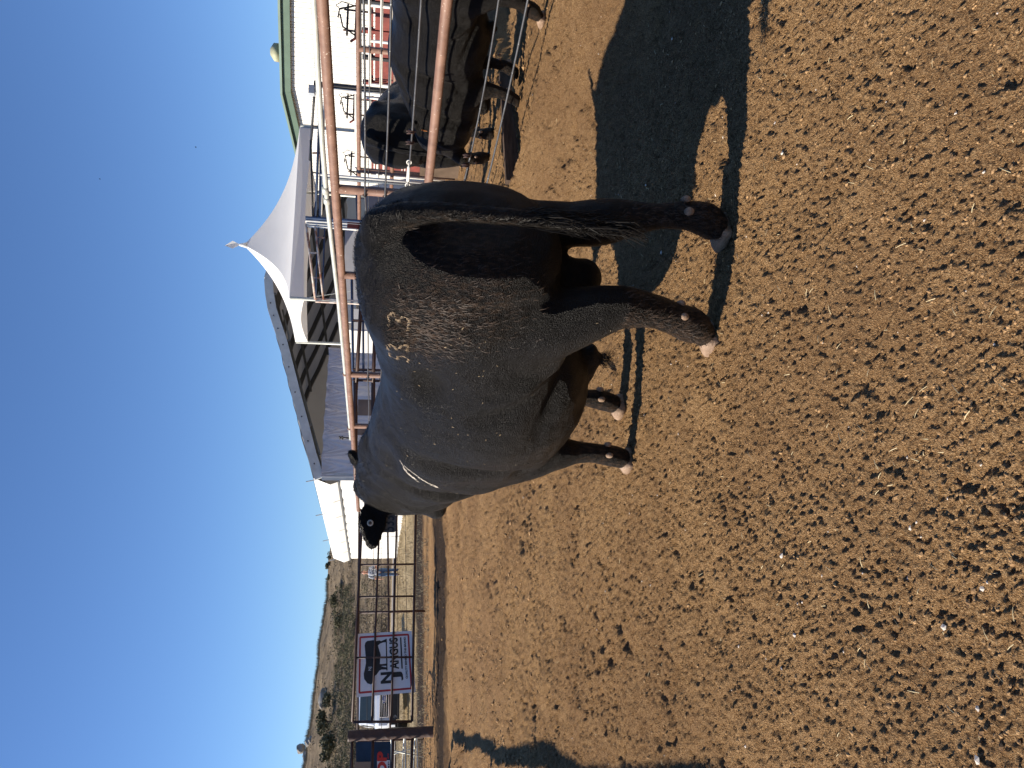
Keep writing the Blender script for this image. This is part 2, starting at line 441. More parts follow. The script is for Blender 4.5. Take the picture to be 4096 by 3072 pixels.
# ------------------------------------------------------------------ where things stand
def sight(px, py):
    return Fv + Rv*((1536-py)/2900) + Uv*((2048-px)/2900)
def on_c(px, py, c):                # on the upright plane 'across = c'
    d = sight(px, py); t = c/(d.x*N2.x + d.y*N2.y); return Vector((0, 0, CAMH)) + d*t
def on_a(px, py, a):                # on the upright plane 'along = a'
    d = sight(px, py); t = a/(d.x*D2.x + d.y*D2.y); return Vector((0, 0, CAMH)) + d*t
def on_y(px, py, Y):
    d = sight(px, py); return Vector((0, 0, CAMH)) + d*(Y/d.y)
def on_z(px, py, z=0.0):
    d = sight(px, py); return Vector((0, 0, CAMH)) + d*((z-CAMH)/d.z)
def sstep(x, a, b):
    t = np.clip((x-a)/(b-a), 0, 1); return t*t*(3-2*t)

# value noise on a hashed lattice, vectorised
_perm = rng.permutation(4096)
_val = rng.random(4096)*2-1
def vnoise(x, y, seed=0):
    xi = np.floor(x).astype(np.int64); yi = np.floor(y).astype(np.int64)
    fx = x-xi; fy = y-yi; fx = fx*fx*fx*(fx*(fx*6-15)+10); fy = fy*fy*fy*(fy*(fy*6-15)+10)
    def h(a, b): return _val[_perm[(_perm[(a+seed*131) & 4095] + b) & 4095]]
    return (h(xi, yi)*(1-fx)+h(xi+1, yi)*fx)*(1-fy) + (h(xi, yi+1)*(1-fx)+h(xi+1, yi+1)*fx)*fy
def fbm(x, y, oct=4, seed=0, gain=.5):
    s = 0; a = 1; t = 0
    for i in range(oct):
        s = s + a*vnoise(x*2**i + 17.3*i, y*2**i - 9.1*i, seed+i); t += a; a *= gain
    return s/t

def base_height(x, y):
    a = D2.x*x + D2.y*y; c = N2.x*x + N2.y*y
    h = .27*sstep(c, 3.3, 4.9)*(1-.6*sstep(a, 9, 15))
    h = h - .15*sstep(c, 4.75, 4.95)*(1-sstep(a, 5.80, 5.95))
    h = h*(1-sstep(a, 17, 22)) + sstep(a, 19.5, 34)*(.14+.26*sstep(c, 0, 6))
    return h
def soil_relief(x, y):
    """trodden pen soil: soft heaps, hoof pits, crumbs"""
    a = D2.x*x + D2.y*y; c = N2.x*x + N2.y*y
    d = np.sqrt(x*x+y*y)
    h = .030*fbm(x*.9, y*.9, 3, 3) + .014*fbm(x*3.1, y*3.1, 3, 5)
    patch = sstep(fbm(x*1.6, y*1.6, 3, 19), -.15, .35)
    wx = x+.06*fbm(x*5, y*5, 2, 81); wy = y+.06*fbm(x*5+7, y*5, 2, 83)
    pit = fbm(wx*6.0+3, wy*6.0, 3, 11)
    h = h - .020*sstep(pit, .30, .62)*patch
    pit2 = fbm(wx*25, wy*25, 4, 23, .65) - .30*np.abs(fbm(x*33, y*33, 2, 37))
    p2m = sstep(fbm(wx*3.2, wy*3.2, 3, 29), -.22, .3)
    h = h - (.013+.013*sstep(d, 3, 6))*sstep(pit2, .08, .42)*(.06+.94*p2m)
    pit3 = fbm(x*52, y*52, 2, 27)
    h = h - .0035*sstep(pit3, .15, .5)
    h = h + .005*sstep(fbm(x*34, y*34, 2, 31), .15, .6)
    h = h + .011*fbm(x*80, y*80, 2, 41)
    near = 1-sstep(d, 16, 30)
    # the churned strips just inside the gate
    for (a0, w, k) in ((13.2, .45, .9), (16.0, .7, 1.0), (17.6, .35, .7)):
        u = (a-a0 + .5*fbm(c*.35, a*.0+a0, 2, 51))/w
        h = h + np.exp(-u*u)*(.05*fbm(c*1.3, a*4, 3, 61+int(a0)) - .03)*k
    rough = .72 + .30*sstep(d, 1.6, 3) + .5*sstep(d, 3, 7)
    return h*near*rough + (1-near)*.06*fbm(x*.4, y*.4, 4, 71)
def ground_z(x, y):
    x = np.asarray(x, float); y = np.asarray(y, float)
    return base_height(x, y) + soil_relief(x, y)

def build_ground():
    ang = np.concatenate([np.linspace(-180, -44, 36, endpoint=False), np.linspace(-44, 44, 640, endpoint=False), np.linspace(44, 180, 36, endpoint=False)])
    ang = np.radians(ang)
    rad = np.concatenate([np.geomspace(.25, 1.25, 24, endpoint=False), np.geomspace(1.25, 9, 620, endpoint=False), np.geomspace(9, 40, 230, endpoint=False), np.geomspace(40, 4200, 70)])
    A, Rr = np.meshgrid(ang, rad)
    X = Rr*np.sin(A); Y = Rr*np.cos(A)
    Z = base_height(X, Y) + soil_relief(X, Y)*(1-sstep(Rr, 300, 900))
    nr, na = X.shape
    co = np.stack([X.ravel(), Y.ravel(), Z.ravel()], 1)
    co = np.vstack([co, [[0, 0, 0]]])
    i = np.arange(nr-1)[:, None]; j = np.arange(na)[None, :]
    j2 = (j+1) % na
    q = np.stack([i*na+j, (i+1)*na+j, (i+1)*na+j2, i*na+j2], -1).reshape(-1, 4)[:, ::-1]
    tri = np.stack([np.full(na, nr*na), np.arange(na), (np.arange(na)+1) % na], 1)[:, ::-1]
    me = bpy.data.meshes.new('ground')
    me.vertices.add(len(co)); me.vertices.foreach_set('co', co.ravel())
    nl = q.size + tri.size
    me.loops.add(nl); me.loops.foreach_set('vertex_index', np.concatenate([q.ravel(), tri.ravel()]).astype(np.int32))
    me.polygons.add(len(q)+len(tri))
    st = np.concatenate([np.arange(len(q))*4, len(q)*4+np.arange(len(tri))*3]).astype(np.int32)
    me.polygons.foreach_set('loop_start', st)
    me.update(calc_edges=True); me.validate()
    return me

def soil_mat():
    m, nt, b = newmat('pen_soil', .95, .08)
    v = coord(nt)
    big = noise(nt, v, .7, 4, .6)
    mid = noise(nt, v, 9, 5, .65)
    fine = noise(nt, v, 150, 4, .75)
    grit = noise(nt, v, 260, 2, .6)
    c = ramp(nt, mid.outputs['Fac'], [(.34, (.28, .158, .072)), (.52, (.50, .300, .140)), (.68, (.60, .385, .195))])
    c2 = mix(nt, .68, c.outputs[0], ramp(nt, fine.outputs['Fac'], [(.38, (.05, .024, .011)), (.455, (.30, .165, .068)), (.56, (.63, .400, .195)), (.66, (.78, .57, .32))]).outputs[0])
    c3 = mix(nt, ramp(nt, big.outputs['Fac'], [(.4, (0,)*3), (.62, (.4,)*3)]).outputs[0], c2, (.19, .105, .054))
    chip = ramp(nt, grit.outputs['Fac'], [(.66, (0,)*3), (.72, (1,)*3)])
    c4 = mix(nt, chip.outputs[0], c3, (.62, .45, .25))
    # farther ground: packed straw-coloured earth and dry grass
    geo = nt.nodes.new('ShaderNodeNewGeometry')
    dt = nt.nodes.new('ShaderNodeVectorMath'); dt.operation = 'DOT_PRODUCT'; dt.inputs[1].default_value = (D2.x, D2.y, 0)
    nt.links.new(geo.outputs['Position'], dt.inputs[0])
    nb = noise(nt, v, .45, 3, .6)
    ad = nt.nodes.new('ShaderNodeMath'); ad.operation = 'MULTIPLY_ADD'; ad.inputs[1].default_value = 3.0
    nt.links.new(nb.outputs['Fac'], ad.inputs[0]); nt.links.new(dt.outputs['Value'], ad.inputs[2])
    mr = nt.nodes.new('ShaderNodeMapRange'); mr.inputs['From Min'].default_value = 25.0; mr.inputs['From Max'].default_value = 28.5
    nt.links.new(ad.outputs[0], mr.inputs['Value'])
    gr = noise(nt, coord(nt, (1, .35, 1)), 2.2, 6, .7)
    gc = ramp(nt, gr.outputs['Fac'], [(.3, (.22, .165, .10)), (.5, (.37, .29, .175)), (.7, (.50, .41, .26))])
    c5 = mix(nt, mr.outputs[0], c4, gc.outputs[0])
    # darker uneven bands of colour across the back of the pen
    for (a0, w_) in ((17.4, 2.2), (24.4, 2.6)):
        wob = noise(nt, coord(nt, (1, 1, 1)), .9, 4, .7)
        s1 = nt.nodes.new('ShaderNodeMath'); s1.operation = 'MULTIPLY_ADD'; s1.inputs[1].default_value = 1.6; nt.links.new(wob.outputs['Fac'], s1.inputs[0]); nt.links.new(dt.outputs['Value'], s1.inputs[2])
        s2 = nt.nodes.new('ShaderNodeMath'); s2.operation = 'SUBTRACT'; s2.inputs[1].default_value = a0+.8; nt.links.new(s1.outputs[0], s2.inputs[0])
        s3 = nt.nodes.new('ShaderNodeMath'); s3.operation = 'ABSOLUTE'; nt.links.new(s2.outputs[0], s3.inputs[0])
        s4 = nt.nodes.new('ShaderNodeMapRange'); s4.inputs['From Min'].default_value = w_*.35; s4.inputs['From Max'].default_value = w_*.75; s4.inputs['To Min'].default_value = .95; s4.inputs['To Max'].default_value = 0
        nt.links.new(s3.outputs[0], s4.inputs['Value'])
        c5 = mix(nt, s4.outputs[0], c5, (.035, .026, .022))
    nt.links.new(c5, b.inputs['Base Color'])
    ad2 = nt.nodes.new('ShaderNodeMath'); ad2.operation = 'ADD'
    nt.links.new(fine.outputs['Fac'], ad2.inputs[0]); nt.links.new(grit.outputs['Fac'], ad2.inputs[1])
    bump(nt, b, ad2.outputs[0], 1.0, .035)
    return m
gme = build_ground()
ground = link_mesh('ground', gme, soil_mat()); tag(ground, kind='structure')

# crumbs and clods of dung soil, pale grit, straw
def scatter_pts(n, r0, r1, half=.62):
    r = np.exp(rng.uniform(np.log(r0), np.log(r1), n)); t = rng.uniform(-half, half, n)
    x = r*np.sin(t); y = r*np.cos(t); return x, y, ground_z(x, y), r
def lumps(n, r0, r1, s0, s1, name, mat, kind='stuff', flat=.7, label=None, cat=None):
    x, y, z, r = scatter_pts(n, r0, r1)
    base = [(0,0,1),(.9,0,.2),(.28,.86,.25),(-.73,.53,.2),(-.73,-.53,.25),(.28,-.86,.2),(0,0,-.6)]
    fs = [(0,1,2),(0,2,3),(0,3,4),(0,4,5),(0,5,1),(6,2,1),(6,3,2),(6,4,3),(6,5,4),(6,1,5)]
    V = []; Fc = []
    for i in range(n):
        s = s0*(s1/s0)**(random.random()**2.2); th = random.uniform(0, 6.28); ca, sa = math.cos(th), math.sin(th)
        ex = random.uniform(.7, 1.5); b = len(V)
        for (p, q, w) in base:
            k = random.uniform(.7, 1.25)*s; p2 = p*ex
            V.append((x[i]+(p2*ca-q*sa)*k, y[i]+(p2*sa+q*ca)*k, z[i]+w*k*flat+s*.15))
        Fc += [tuple(b+j for j in f) for f in fs]
    mb = MB(); mb.v = V; mb.f = Fc
    o = mb.build(name, mat); tag(o, label, cat, kind='stuff'); return o
clod_m = simple('clod', (.42, .26, .125), .95, .1, 0, .6, 14, .5, 120, (.09, .052, .03))
lumps(9000, 1.25, 9, .003, .0095, 'soil_clods', clod_m, label='crumbs of brown soil scattered over the pen floor', cat='soil')
lumps(170, 1.3, 9, .004, .011, 'pale_grit', simple('grit', (.62, .55, .47), .8, .2, 0, .3, 5), label='small pale stones scattered in the soil', cat='pebbles')
lumps(1500, 7, 18, .012, .035, 'far_clods', clod_m, label='clods of soil lying across the back of the pen', cat='soil')
def straw():
    mb = MB(); x, y, z, r = scatter_pts(380, 1.3, 9)
    for i in range(len(x)):
        L = random.uniform(.010, .035); th = random.uniform(0, 3.14); w = random.uniform(.0007, .0015)
        p = Vector((x[i], y[i], z[i]+.006)); d = Vector((math.cos(th), math.sin(th), random.uniform(-.15, .35)))
        mb.tube([p, p+d*L*.5+Vector((0,0,.002)), p+d*L], [w, w, w*.6], 4)
    o = mb.build('straw_bits', simple('straw', (.62, .50, .28), .6, .3, 0, .3, 9)); tag(o, 'bits of straw scattered over the soil', 'straw', kind='stuff')
straw()
# ------------------------------------------------------------------ pipe fence between the pens
def gz(x, y): return float(ground_z(x, y))
def pipe_mat(name, c1, c2, spots=None, rough=.55, metal=0.0, streak=(1,1,1)):
    m, nt, b = newmat(name, rough, .35, metal)
    v = coord(nt, streak)
    n = noise(nt, v, 7, 6, .65); r = ramp(nt, n.outputs['Fac'], [(.35, c2), (.65, c1)])
    c = r.outputs[0]
    if spots:
        s = noise(nt, coord(nt, (1, 1, 1)), 42, 3, .6); f = ramp(nt, s.outputs['Fac'], [(.665, (0,)*3), (.70, (1,)*3)])
        c = mix(nt, f.outputs[0], c, spots)
    nt.links.new(c, b.inputs['Base Color'])
    n2 = noise(nt, v, 120, 4, .6); bump(nt, b, n2.outputs['Fac'], .35, .004)
    return m
M['rust'] = pipe_mat('oxide_painted_pipe', (.235, .135, .095), (.15, .082, .058), (.62, .52, .42))
M['rust_dark'] = pipe_mat('dark_rusted_pipe', (.085, .045, .033), (.045, .026, .022))
M['galv'] = pipe_mat('galvanised_pipe', (.55, .56, .50), (.40, .42, .38), None, .45, .25)
M['cable'] = pipe_mat('steel_cable', (.085, .088, .095), (.045, .045, .05), (.4, .42, .4), .5, .4)
M['white_pipe'] = pipe_mat('chipped_white_pipe', (.72, .71, .66), (.60, .58, .52), (.22, .10, .05), .5)
M['white_rusty'] = pipe_mat('rusty_white_pipe', (.70, .66, .58), (.28, .11, .06), (.3, .12, .06), .6)
M['red_sheet'] = pipe_mat('red_sheet_steel', (.20, .045, .034), (.13, .03, .024), (.12, .05, .04), .5)
M['black'] = simple('black_steel', (.020, .020, .022), .5, .4, 0, .4, 8)
M['navy'] = simple('blue_steel', (.05, .08, .15), .5, .4, 0, .4, 8)

FC = 5.0
a_end = 19.2
fence = empty('pipe_fence', W(8.0, FC, 0), 'long rust brown pipe and cable fence running down the right side of the pen', 'fence')
def rail(mb, a0, a1, c, z0, z1, r, n=14, seg=14, wob=.0):
    pts = []
    for i in range(seg+1):
        t = i/seg; pts.append(W(a0+(a1-a0)*t, c, z0+(z1-z0)*t) + Vector((0,0,random.uniform(-wob, wob))))
    mb.tube(pts, r, n)
m_ = MB(); rail(m_, 2.4, a_end, FC, 2.0, 2.0, .047, 16, 20, .003); m_.build('top_rail', M['rust'], fence, True)
m_ = MB(); rail(m_, 2.4, a_end, FC, 1.06, 1.05, .044, 16, 20, .003); m_.build('middle_rail', M['rust'], fence, True)
post_a = [2.7, on_c(1350, 755, FC).dot(D2), on_c(1380, 1100, FC).dot(D2), on_c(1392, 1497, FC).dot(D2), on_c(1405, 1630, FC).dot(D2)+.9, a_end]
for a in post_a:
    p = W(a, FC, 0)
    m_ = MB(); m_.tube([(p.x, p.y, gz(p.x, p.y)-.3), (p.x, p.y, 1.965)], .048 if a < a_end-1 else .036, 16); m_.build('post', M['rust'], fence, True)
for k, (z0, z1) in enumerate([(.47, .47), (.72, .70), (1.27, 1.27), (1.495, 1.495), (1.70, 1.70)]):
    m_ = MB(); pts = []
    for i in range(60):
        t = i/59; a = 2.5+(a_end-2.5)*t
        sag = 0.0
        for q in range(len(post_a)-1):
            if post_a[q] <= a <= post_a[q+1]:
                u = (a-post_a[q])/(post_a[q+1]-post_a[q]); sag = -.035*4*u*(1-u)*(1.6 if k == 1 else .7 if k == 0 else .4)
        pts.append(W(a, FC-.055 if k > 1 else FC-.03, z0+(z1-z0)*t+sag))
    m_.tube(pts, .0095 if k != 1 else .0085, 8); m_.build('cable', M['cable'], fence, True)
# cable clips at the posts
for a in post_a[1:4]:
    for z in (1.27, 1.495, 1.70):
        m_ = MB(); p = W(a, FC-.055, z); ring = [p + Vector((0,0,math.cos(t)*.02)) + D2*0 + N2*(math.sin(t)*.02) for t in [i*math.pi/5 for i in range(11)]]
        m_.tube(ring, .005, 6); m_.build('clip', M['black'], fence, True)
# turnbuckles and cable clamps near the second post
def turnbuckle(a, z, dz=0):
    tb = MB(); p0 = W(a, FC-.055, z); p1 = W(a+.34, FC-.055, z+dz)
    tb.tube([p0, p0.lerp(p1, .18), p0.lerp(p1, .2), p0.lerp(p1, .8), p0.lerp(p1, .82), p1], [.007, .007, .017, .017, .007, .007], 10)
    for e in (p0, p1):
        tb.tube([e+Vector((0,0,.022*math.cos(t)))+D2*(.03*math.sin(t)) for t in [i*math.pi/6 for i in range(13)]], .006, 6)
    tb.build('turnbuckle', M['white_pipe'], fence, True)
    for q in (-.28, -.42):
        cl = MB()
        pc = W(a+q, FC-.055, z)
        cl.box(pc, .03, .03, .055, D2, N2, Vector((0,0,1))); cl.tube([pc+Vector((0,0,-.045)), pc+Vector((0,0,.045))], .006, 6); cl.tube([pc+N2*-.02+Vector((0,0,-.03)), pc+N2*-.03+Vector((0,0,.04))], .006, 6)
        cl.build('cable_clamp', M['rust_dark'], fence, True)
pa = post_a[1]
turnbuckle(pa-.55, 1.27); turnbuckle(pa-.30, .715)
m_ = MB(); m_.box(W(pa, FC-.062, 1.27), .11, .02, .05, D2, N2, Vector((0,0,1))); m_.build('cable_plate', M['rust'], fence, True)
# timber kerb under the fence
kerb = MB(); kp = [on_c(2075, 346, 5.06), on_c(2092, 760, 5.06)]
kb = MB(); k0 = W(kp[0].dot(D2), 5.1, 0); k1 = W(kp[1].dot(D2)+1.2, 5.1, 0)
kz = .17
k0, k1 = W(5.86, 4.98), W(5.86, 6.5)
kb.beam((k0.x, k0.y, .185), (k1.x, k1.y, .195), .07, .17)
tag(kb.build('kerb_board', simple('old_timber', (.11, .075, .055), .9, .1, 0, .5, 5, .6, 50, (.05, .035, .025), (1, 1, 6))), 'weathered timber kerb board half buried under the pipe fence', 'board')

# galvanised water pipe clipped along the top rail
wp = empty('water_pipe', W(8, FC, 2.0), 'pale galvanised water pipe running above the rusty top rail', 'pipe')
pts = [on_c(px, py, FC+.03) for px, py in ((1238, -260), (1255, 0), (1272, 300), (1291, 600), (1307, 790), (1330, 1000), (1353, 1200), (1380, 1492), (1397, 1690), (1402, 1757))]
m_ = MB(); m_.tube(pts, .026, 14); m_.build('pipe', M['galv'], wp, True)
for px, py in ((1301, 758), (1307, 800)):
    p = on_c(px, py, FC+.03); m_ = MB(); m_.tube([p-D2*.045, p+D2*.045], .036, 14); m_.build('coupling', M['galv'], wp, True)
for px, py in ((1380, 1495), (1397, 1712)):
    p = on_c(px, py, FC+.03); m_ = MB(); m_.tube([p-D2*.02, p+D2*.02], .04, 12); m_.tube([p, Vector((p.x, p.y, 2.02))], .014, 8); m_.build('clamp', M['rust'], wp, True)
tp = MB(); q = on_c(1403, 1752, FC+.03); tp.tube([q, q+Vector((0,0,.16))], .016, 8); tp.tube([q+Vector((0,0,.16))-D2*.08, q+Vector((0,0,.16))+D2*.08], .014, 8); tp.ell(q+Vector((0,0,.17)), (.03,.03,.03)); tp.box(q+Vector((0,0,.21)), .14, .02, .03, D2, N2, Vector((0,0,1)))
tp.build('tap', M['black'], wp, True)

# ------------------------------------------------------------------ far end of the pen: gate, spiral post, rails
GA = on_z(1734, 2930).dot(D2)       # the gate line
UP = Vector((0, 0, 1))
def on_g(px, py, da=0.0): return on_a(px, py, GA+da)
def frame_gate(name, TL, TR, BL, BR, nb, stiles, mat, label, r=.022, da=0.0, mid=()):
    g = empty(name, BL, label, 'gate')
    m_ = MB(); m_.tube([TL, TR], r*1.25, 10); m_.build('top_rail', mat, g, True)
    m_ = MB(); m_.tube([BL, BR], r*1.25, 10); m_.build('bottom_rail', mat, g, True)
    for t in mid:
        m_ = MB(); m_.tube([BL.lerp(TL, t), BR.lerp(TR, t)], r, 10); m_.build('bar', mat, g, True)
    for s in stiles:
        m_ = MB(); m_.tube([BL.lerp(BR, s), TL.lerp(TR, s)], r*(1.2 if s in (0, 1) else .9), 10); m_.build('stile' if s in (0, 1) else 'brace', mat, g, True)
    return g
gTL, gTR, gBL, gBR = on_g(1409.5, 2888), on_g(1449, 2057), on_g(1648, 2886), on_g(1663, 2054)
gate = frame_gate('pen_gate', gTL, gTR, gBL, gBR, 4, (0, .286, .575, 1.0, .735), M['rust_dark'], 'dark brown pipe gate with a banner behind it at the far end', mid=(.355, .675), r=.027)
# heavy spiral-welded post
pb = on_z(1734, 2926); pt = on_g(1395, 2922)
sp = MB(); n = 28; R_ = .125; HZ = 2.02; vs = []; fs = []; rows = 90
for i in range(rows+1):
    z = -.3+(HZ+.3)*i/rows
    for k in range(n):
        th = 2*math.pi*k/n; ph = (z/.50 - th/(2*math.pi)) % 1.0
        rr = R_ + .008*math.exp(-((ph-.5)/.07)**2) - .004*ph
        vs.append((pb.x+math.cos(th)*rr, pb.y+math.sin(th)*rr, z))
for i in range(rows):
    for k in range(n): fs.append((i*n+k, i*n+(k+1)%n, (i+1)*n+(k+1)%n, (i+1)*n+k))
fs.append(tuple(rows*n+k for k in range(n)))
sp.add(vs, fs); tag(sp.build('gate_post', M['rust_dark'], None, True), 'thick dark rusted post with spiral ribs left of the pen gate', 'post')
# rails left of the post
lf = empty('rail_fence', pb - N2*.2, 'rust brown horizontal rail fence left of the spiral post', 'fence')
for px in (1410, 1492, 1573, 1650):
    p0 = on_g(px, 2935); p1 = on_g(px-6, 3130); m_ = MB(); m_.tube([p0, p0+(p1-p0)*3.5], .034, 12); m_.build('rail', M['rust_dark'], lf, True)
p0 = on_g(1600, 3200); m_ = MB(); m_.tube([(p0.x, p0.y, 0), (p0.x, p0.y, 2.0)], .05, 12); m_.build('post', M['rust_dark'], lf, True)
# left side rail of the pen, outside the picture; its shadow falls along the pen floor
ls = empty('side_fence', W(8, -2.85, 0), 'long pipe rail fence along the left side of the pen', 'fence')
m_ = MB(); m_.tube([W(a, -2.80+.06*math.sin(a*1.7), 1.5) for a in np.linspace(1.5, 15.8, 30)] + [W(16.6, -2.95, 1.35), W(17.3, -3.05, 1.0)], .056, 14); m_.build('top_rail', M['rust'], ls, True)
for a in (2.2, 6.6, 11.0, 15.4):
    p = W(a, -2.8); m_ = MB(); m_.tube([(p.x, p.y, -.3), (p.x, p.y, 1.44)], .05, 12); m_.build('post', M['rust'], ls, True)
# thin far stock fence beyond the gate
sf = empty('stock_fence', on_a(1560, 2400, GA+3.2), 'dark pipe and wire stock fence beyond the pen gate', 'fence')
def on_s(px, py): return on_a(px, py, GA+3.2)
A0, A1 = (on_s(1436, 2080), on_s(1426, 3100))
for (pa_, pb_, r_) in (((1437, 2030), (1429, 3140), .032), ((1550, 2030), (1563, 3140), .030)):
    m_ = MB(); m_.tube([on_s(*pa_), on_s(*pb_)], r_, 10); m_.build('rail', M['rust_dark'], sf, True)
for pr in (((1468, 2030), (1468, 3140)), ((1494, 2030), (1497, 3140)), ((1524, 2030), (1527, 3140)), ((1590, 2100), (1592, 3140)), ((1620, 2030), (1636, 3140))):
    m_ = MB(); m_.tube([on_s(*pr[0]), on_s(*pr[1])], .008, 6); m_.build('wire', M['black'], sf, True)
for py in (2447, 2960, 3120):
    p = on_s(1560, py); m_ = MB(); m_.tube([(p.x, p.y, 0), (p.x, p.y, on_s(1432, py).z)], .035, 10); m_.build('post', M['rust_dark'], sf, True)
# ------------------------------------------------------------------ buildings
def quad_strip(mb, rows):
    """rows of equal length -> quads"""
    n = len(rows[0]); vs = [p for r in rows for p in r]; fs = []
    for i in range(len(rows)-1):
        for k in range(n-1): fs.append((i*n+k, i*n+k+1, (i+1)*n+k+1, (i+1)*n+k))
    mb.add(vs, fs)
M['white_wall'] = simple('white_painted_steel', (.74, .73, .69), .5, .3, 0, .04, 1.2)
M['green_trim'] = simple('green_trim', (.085, .135, .10), .5, .3, 0, .2, 2)
def thin_cloth(name, col, trans, **kw):
    m = simple(name, col, **kw); nt = m.node_tree; b = nt.nodes['Principled BSDF']; out = nt.nodes['Material Output']
    t = nt.nodes.new('ShaderNodeBsdfTranslucent'); t.inputs[0].default_value = (*[c*1.0 for c in col], 1); mx = nt.nodes.new('ShaderNodeMixShader'); mx.inputs[0].default_value = trans
    nt.links.new(b.outputs[0], mx.inputs[1]); nt.links.new(t.outputs[0], mx.inputs[2]); nt.links.new(mx.outputs[0], out.inputs[0]); return m
M['white_fabric'] = thin_cloth('white_vinyl', (.84, .84, .81), .22, rough=.6, spec=.25, var=.05, scale=1.5, bmp=.15, bscale=9)
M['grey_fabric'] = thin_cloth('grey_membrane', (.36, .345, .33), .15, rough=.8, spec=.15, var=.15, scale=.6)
M['silver_tarp'] = simple('silver_tarp', (.60, .61, .66), .42, .5, 0, .12, 1.2, .2, 3)
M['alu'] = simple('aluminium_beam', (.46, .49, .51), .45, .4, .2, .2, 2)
M['dark_beam'] = simple('shadowed_beam', (.12, .125, .13), .6, .2, 0, .2, 2)  # darker copy of the beam metal, the hall's inner shade put into its colour

# ---- white ribbed barn on the right, its gable wall towards the pens
BC = 20.0
barn = empty('barn', W(14, BC, 0), 'white ribbed metal barn with green roof trim at the right edge', 'barn')
bTop = [(1139, -900), (1137, 0), (1144, 351), (1209, 630), (1236, 760)]
tp_ = [on_c(px, py, BC) for px, py in bTop]
prof = sorted([(p.dot(D2), p.z) for p in tp_])
def topz(a):
    for (a0, z0), (a1, z1) in zip(prof, prof[1:]):
        if a0 <= a <= a1: return z0+(z1-z0)*(a-a0)/(a1-a0)
    return prof[0][1] if a < prof[0][0] else prof[-1][1]
a_lo, a_hi = prof[0][0], prof[-1][0]
np_ = 0; a = a_lo
sheets = []
while a < a_hi:                       # cladding sheets, each with four raised ribs
    b2 = min(a+.76, a_hi); mb = MB(); xs = [a]
    nr = 4
    for i in range(nr):
        c0 = a+(b2-a)*(i+.5)/nr
        xs += [c0-.014, c0-.012, c0+.010, c0+.012]
    xs.append(b2-.012)
    low = []; top = []
    for i, x in enumerate(xs):
        off = .045 if (i-1) % 4 in (1, 2) and 0 < i < len(xs)-1 else 0
        low.append(W(x, BC+off, -.2)); top.append(W(x, BC+off, topz(x)-.12))
    quad_strip(mb, [low, top]); mb.build('wall_sheet', M['white_wall'], barn); a = b2
mb = MB()
for (a0, z0), (a1, z1) in zip(prof, prof[1:]):
    mb.beam(W(a0, BC-.16, z0-.02), W(a1, BC-.16, z1-.02), .10, .30)
mb.build('rake_trim', M['green_trim'], barn)
mb = MB()
for (a0, z0), (a1, z1) in zip(prof, prof[1:]):
    mb.beam(W(a0, BC-.26, z0+.13), W(a1, BC-.26, z1+.13), .16, .07)
mb.build('gutter', simple('pale_green_gutter', (.15, .215, .175), .45, .4, 0, .15, 2), barn)
mb = MB()
for (a0, z0), (a1, z1) in zip(prof, prof[1:]):
    mb.add([W(a0, BC-.2, z0+.1), W(a1, BC-.2, z1+.1), W(a1, BC+14, z1+.1), W(a0, BC+14, z0+.1)], [(0,1,2,3)])
mb.build('roof', M['green_trim'], barn)
mb = MB(); mb.add([W(a_hi, BC+.01, -.2), W(a_hi, BC+14, -.2), W(a_hi, BC+14, prof[-1][1]), W(a_hi, BC+.01, prof[-1][1])], [(0,1,2,3)]); mb.build('end_wall', M['white_wall'], barn)
rv = on_c(1132, 212, BC+1.5); mb = MB()
mb.tube([rv+UP*(-.4), rv+UP*.12, rv+UP*.14, rv+UP*.30, rv+UP*.42], [.16, .16, .30, .30, .12], 16)
mb.build('roof_vent', simple('vent_cowl', (.42, .42, .28), .6, .3, 0, .3, 4), barn, True)
rp = on_c(1138, 248, BC+1.5); mb = MB(); mb.tube([rp-UP*.3, rp+UP*.30], .03, 8); mb.build('vent_pipe', M['rust'], barn, True)

# ---- long fabric hall: side wall running away, open arched end towards us
C0 = Vector((-3.76, 27.9, 0)); HA = C0.dot(D2); HC = C0.dot(N2)
hall = empty('fabric_hall', C0, 'big arched white fabric hall with open grey end behind the pens', 'hall')
arch_px = [(1302, 1930), (1259, 1934), (1230, 1817), (1200.5, 1700), (1170, 1585), (1140, 1465), (1113, 1360), (1090, 1292), (1072, 1235), (1062, 1173), (1058, 1115)]
arch = [on_a(px, py, HA) for px, py in arch_px[1:]]
half = [(p.dot(N2), p.z) for p in arch]; half[0] = (HC, half[0][1])
cm = half[-1][0] + .1; full = half + [(2*cm-c_, z) for c_, z in reversed(half[:-1])]
eave = full[0][1]
L_h = on_c(1588, 2290, HC).dot(D2) - HA if False else 15.2
def arch_band(a0, a1, inset_c, dz, name, mat, par, c_rng=None):
    mb = MB(); rows = []
    for a in (a0, a1):
        rows.append([W(a, c_, z-dz) for c_, z in full])
    quad_strip(mb, rows); return mb.build(name, mat, par, False)
nb = 6
for i in range(nb):      # roof panels between the trusses
    a0 = HA + L_h*i/nb; a1 = HA + L_h*(i+1)/nb
    mb = MB(); rows = [[W(a, c_, z-.06-(.10 if 0 < t < 1 else 0)) for c_, z in full] for t, a in ((0, a0), (.5, (a0+a1)/2), (1, a1))]
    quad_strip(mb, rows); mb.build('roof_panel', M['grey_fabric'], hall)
for i in range(nb+1):    # arched trusses
    a0 = HA + L_h*i/nb; mb = MB()
    for (c1_, z1_), (c2_, z2_) in zip(full, full[1:]):
        mb.beam(W(a0, c1_, z1_-.16), W(a0, c2_, z2_-.16), .14, .24 if i else .34)
    mb.build('truss', M['alu'] if i == 0 else M['dark_beam'], hall)
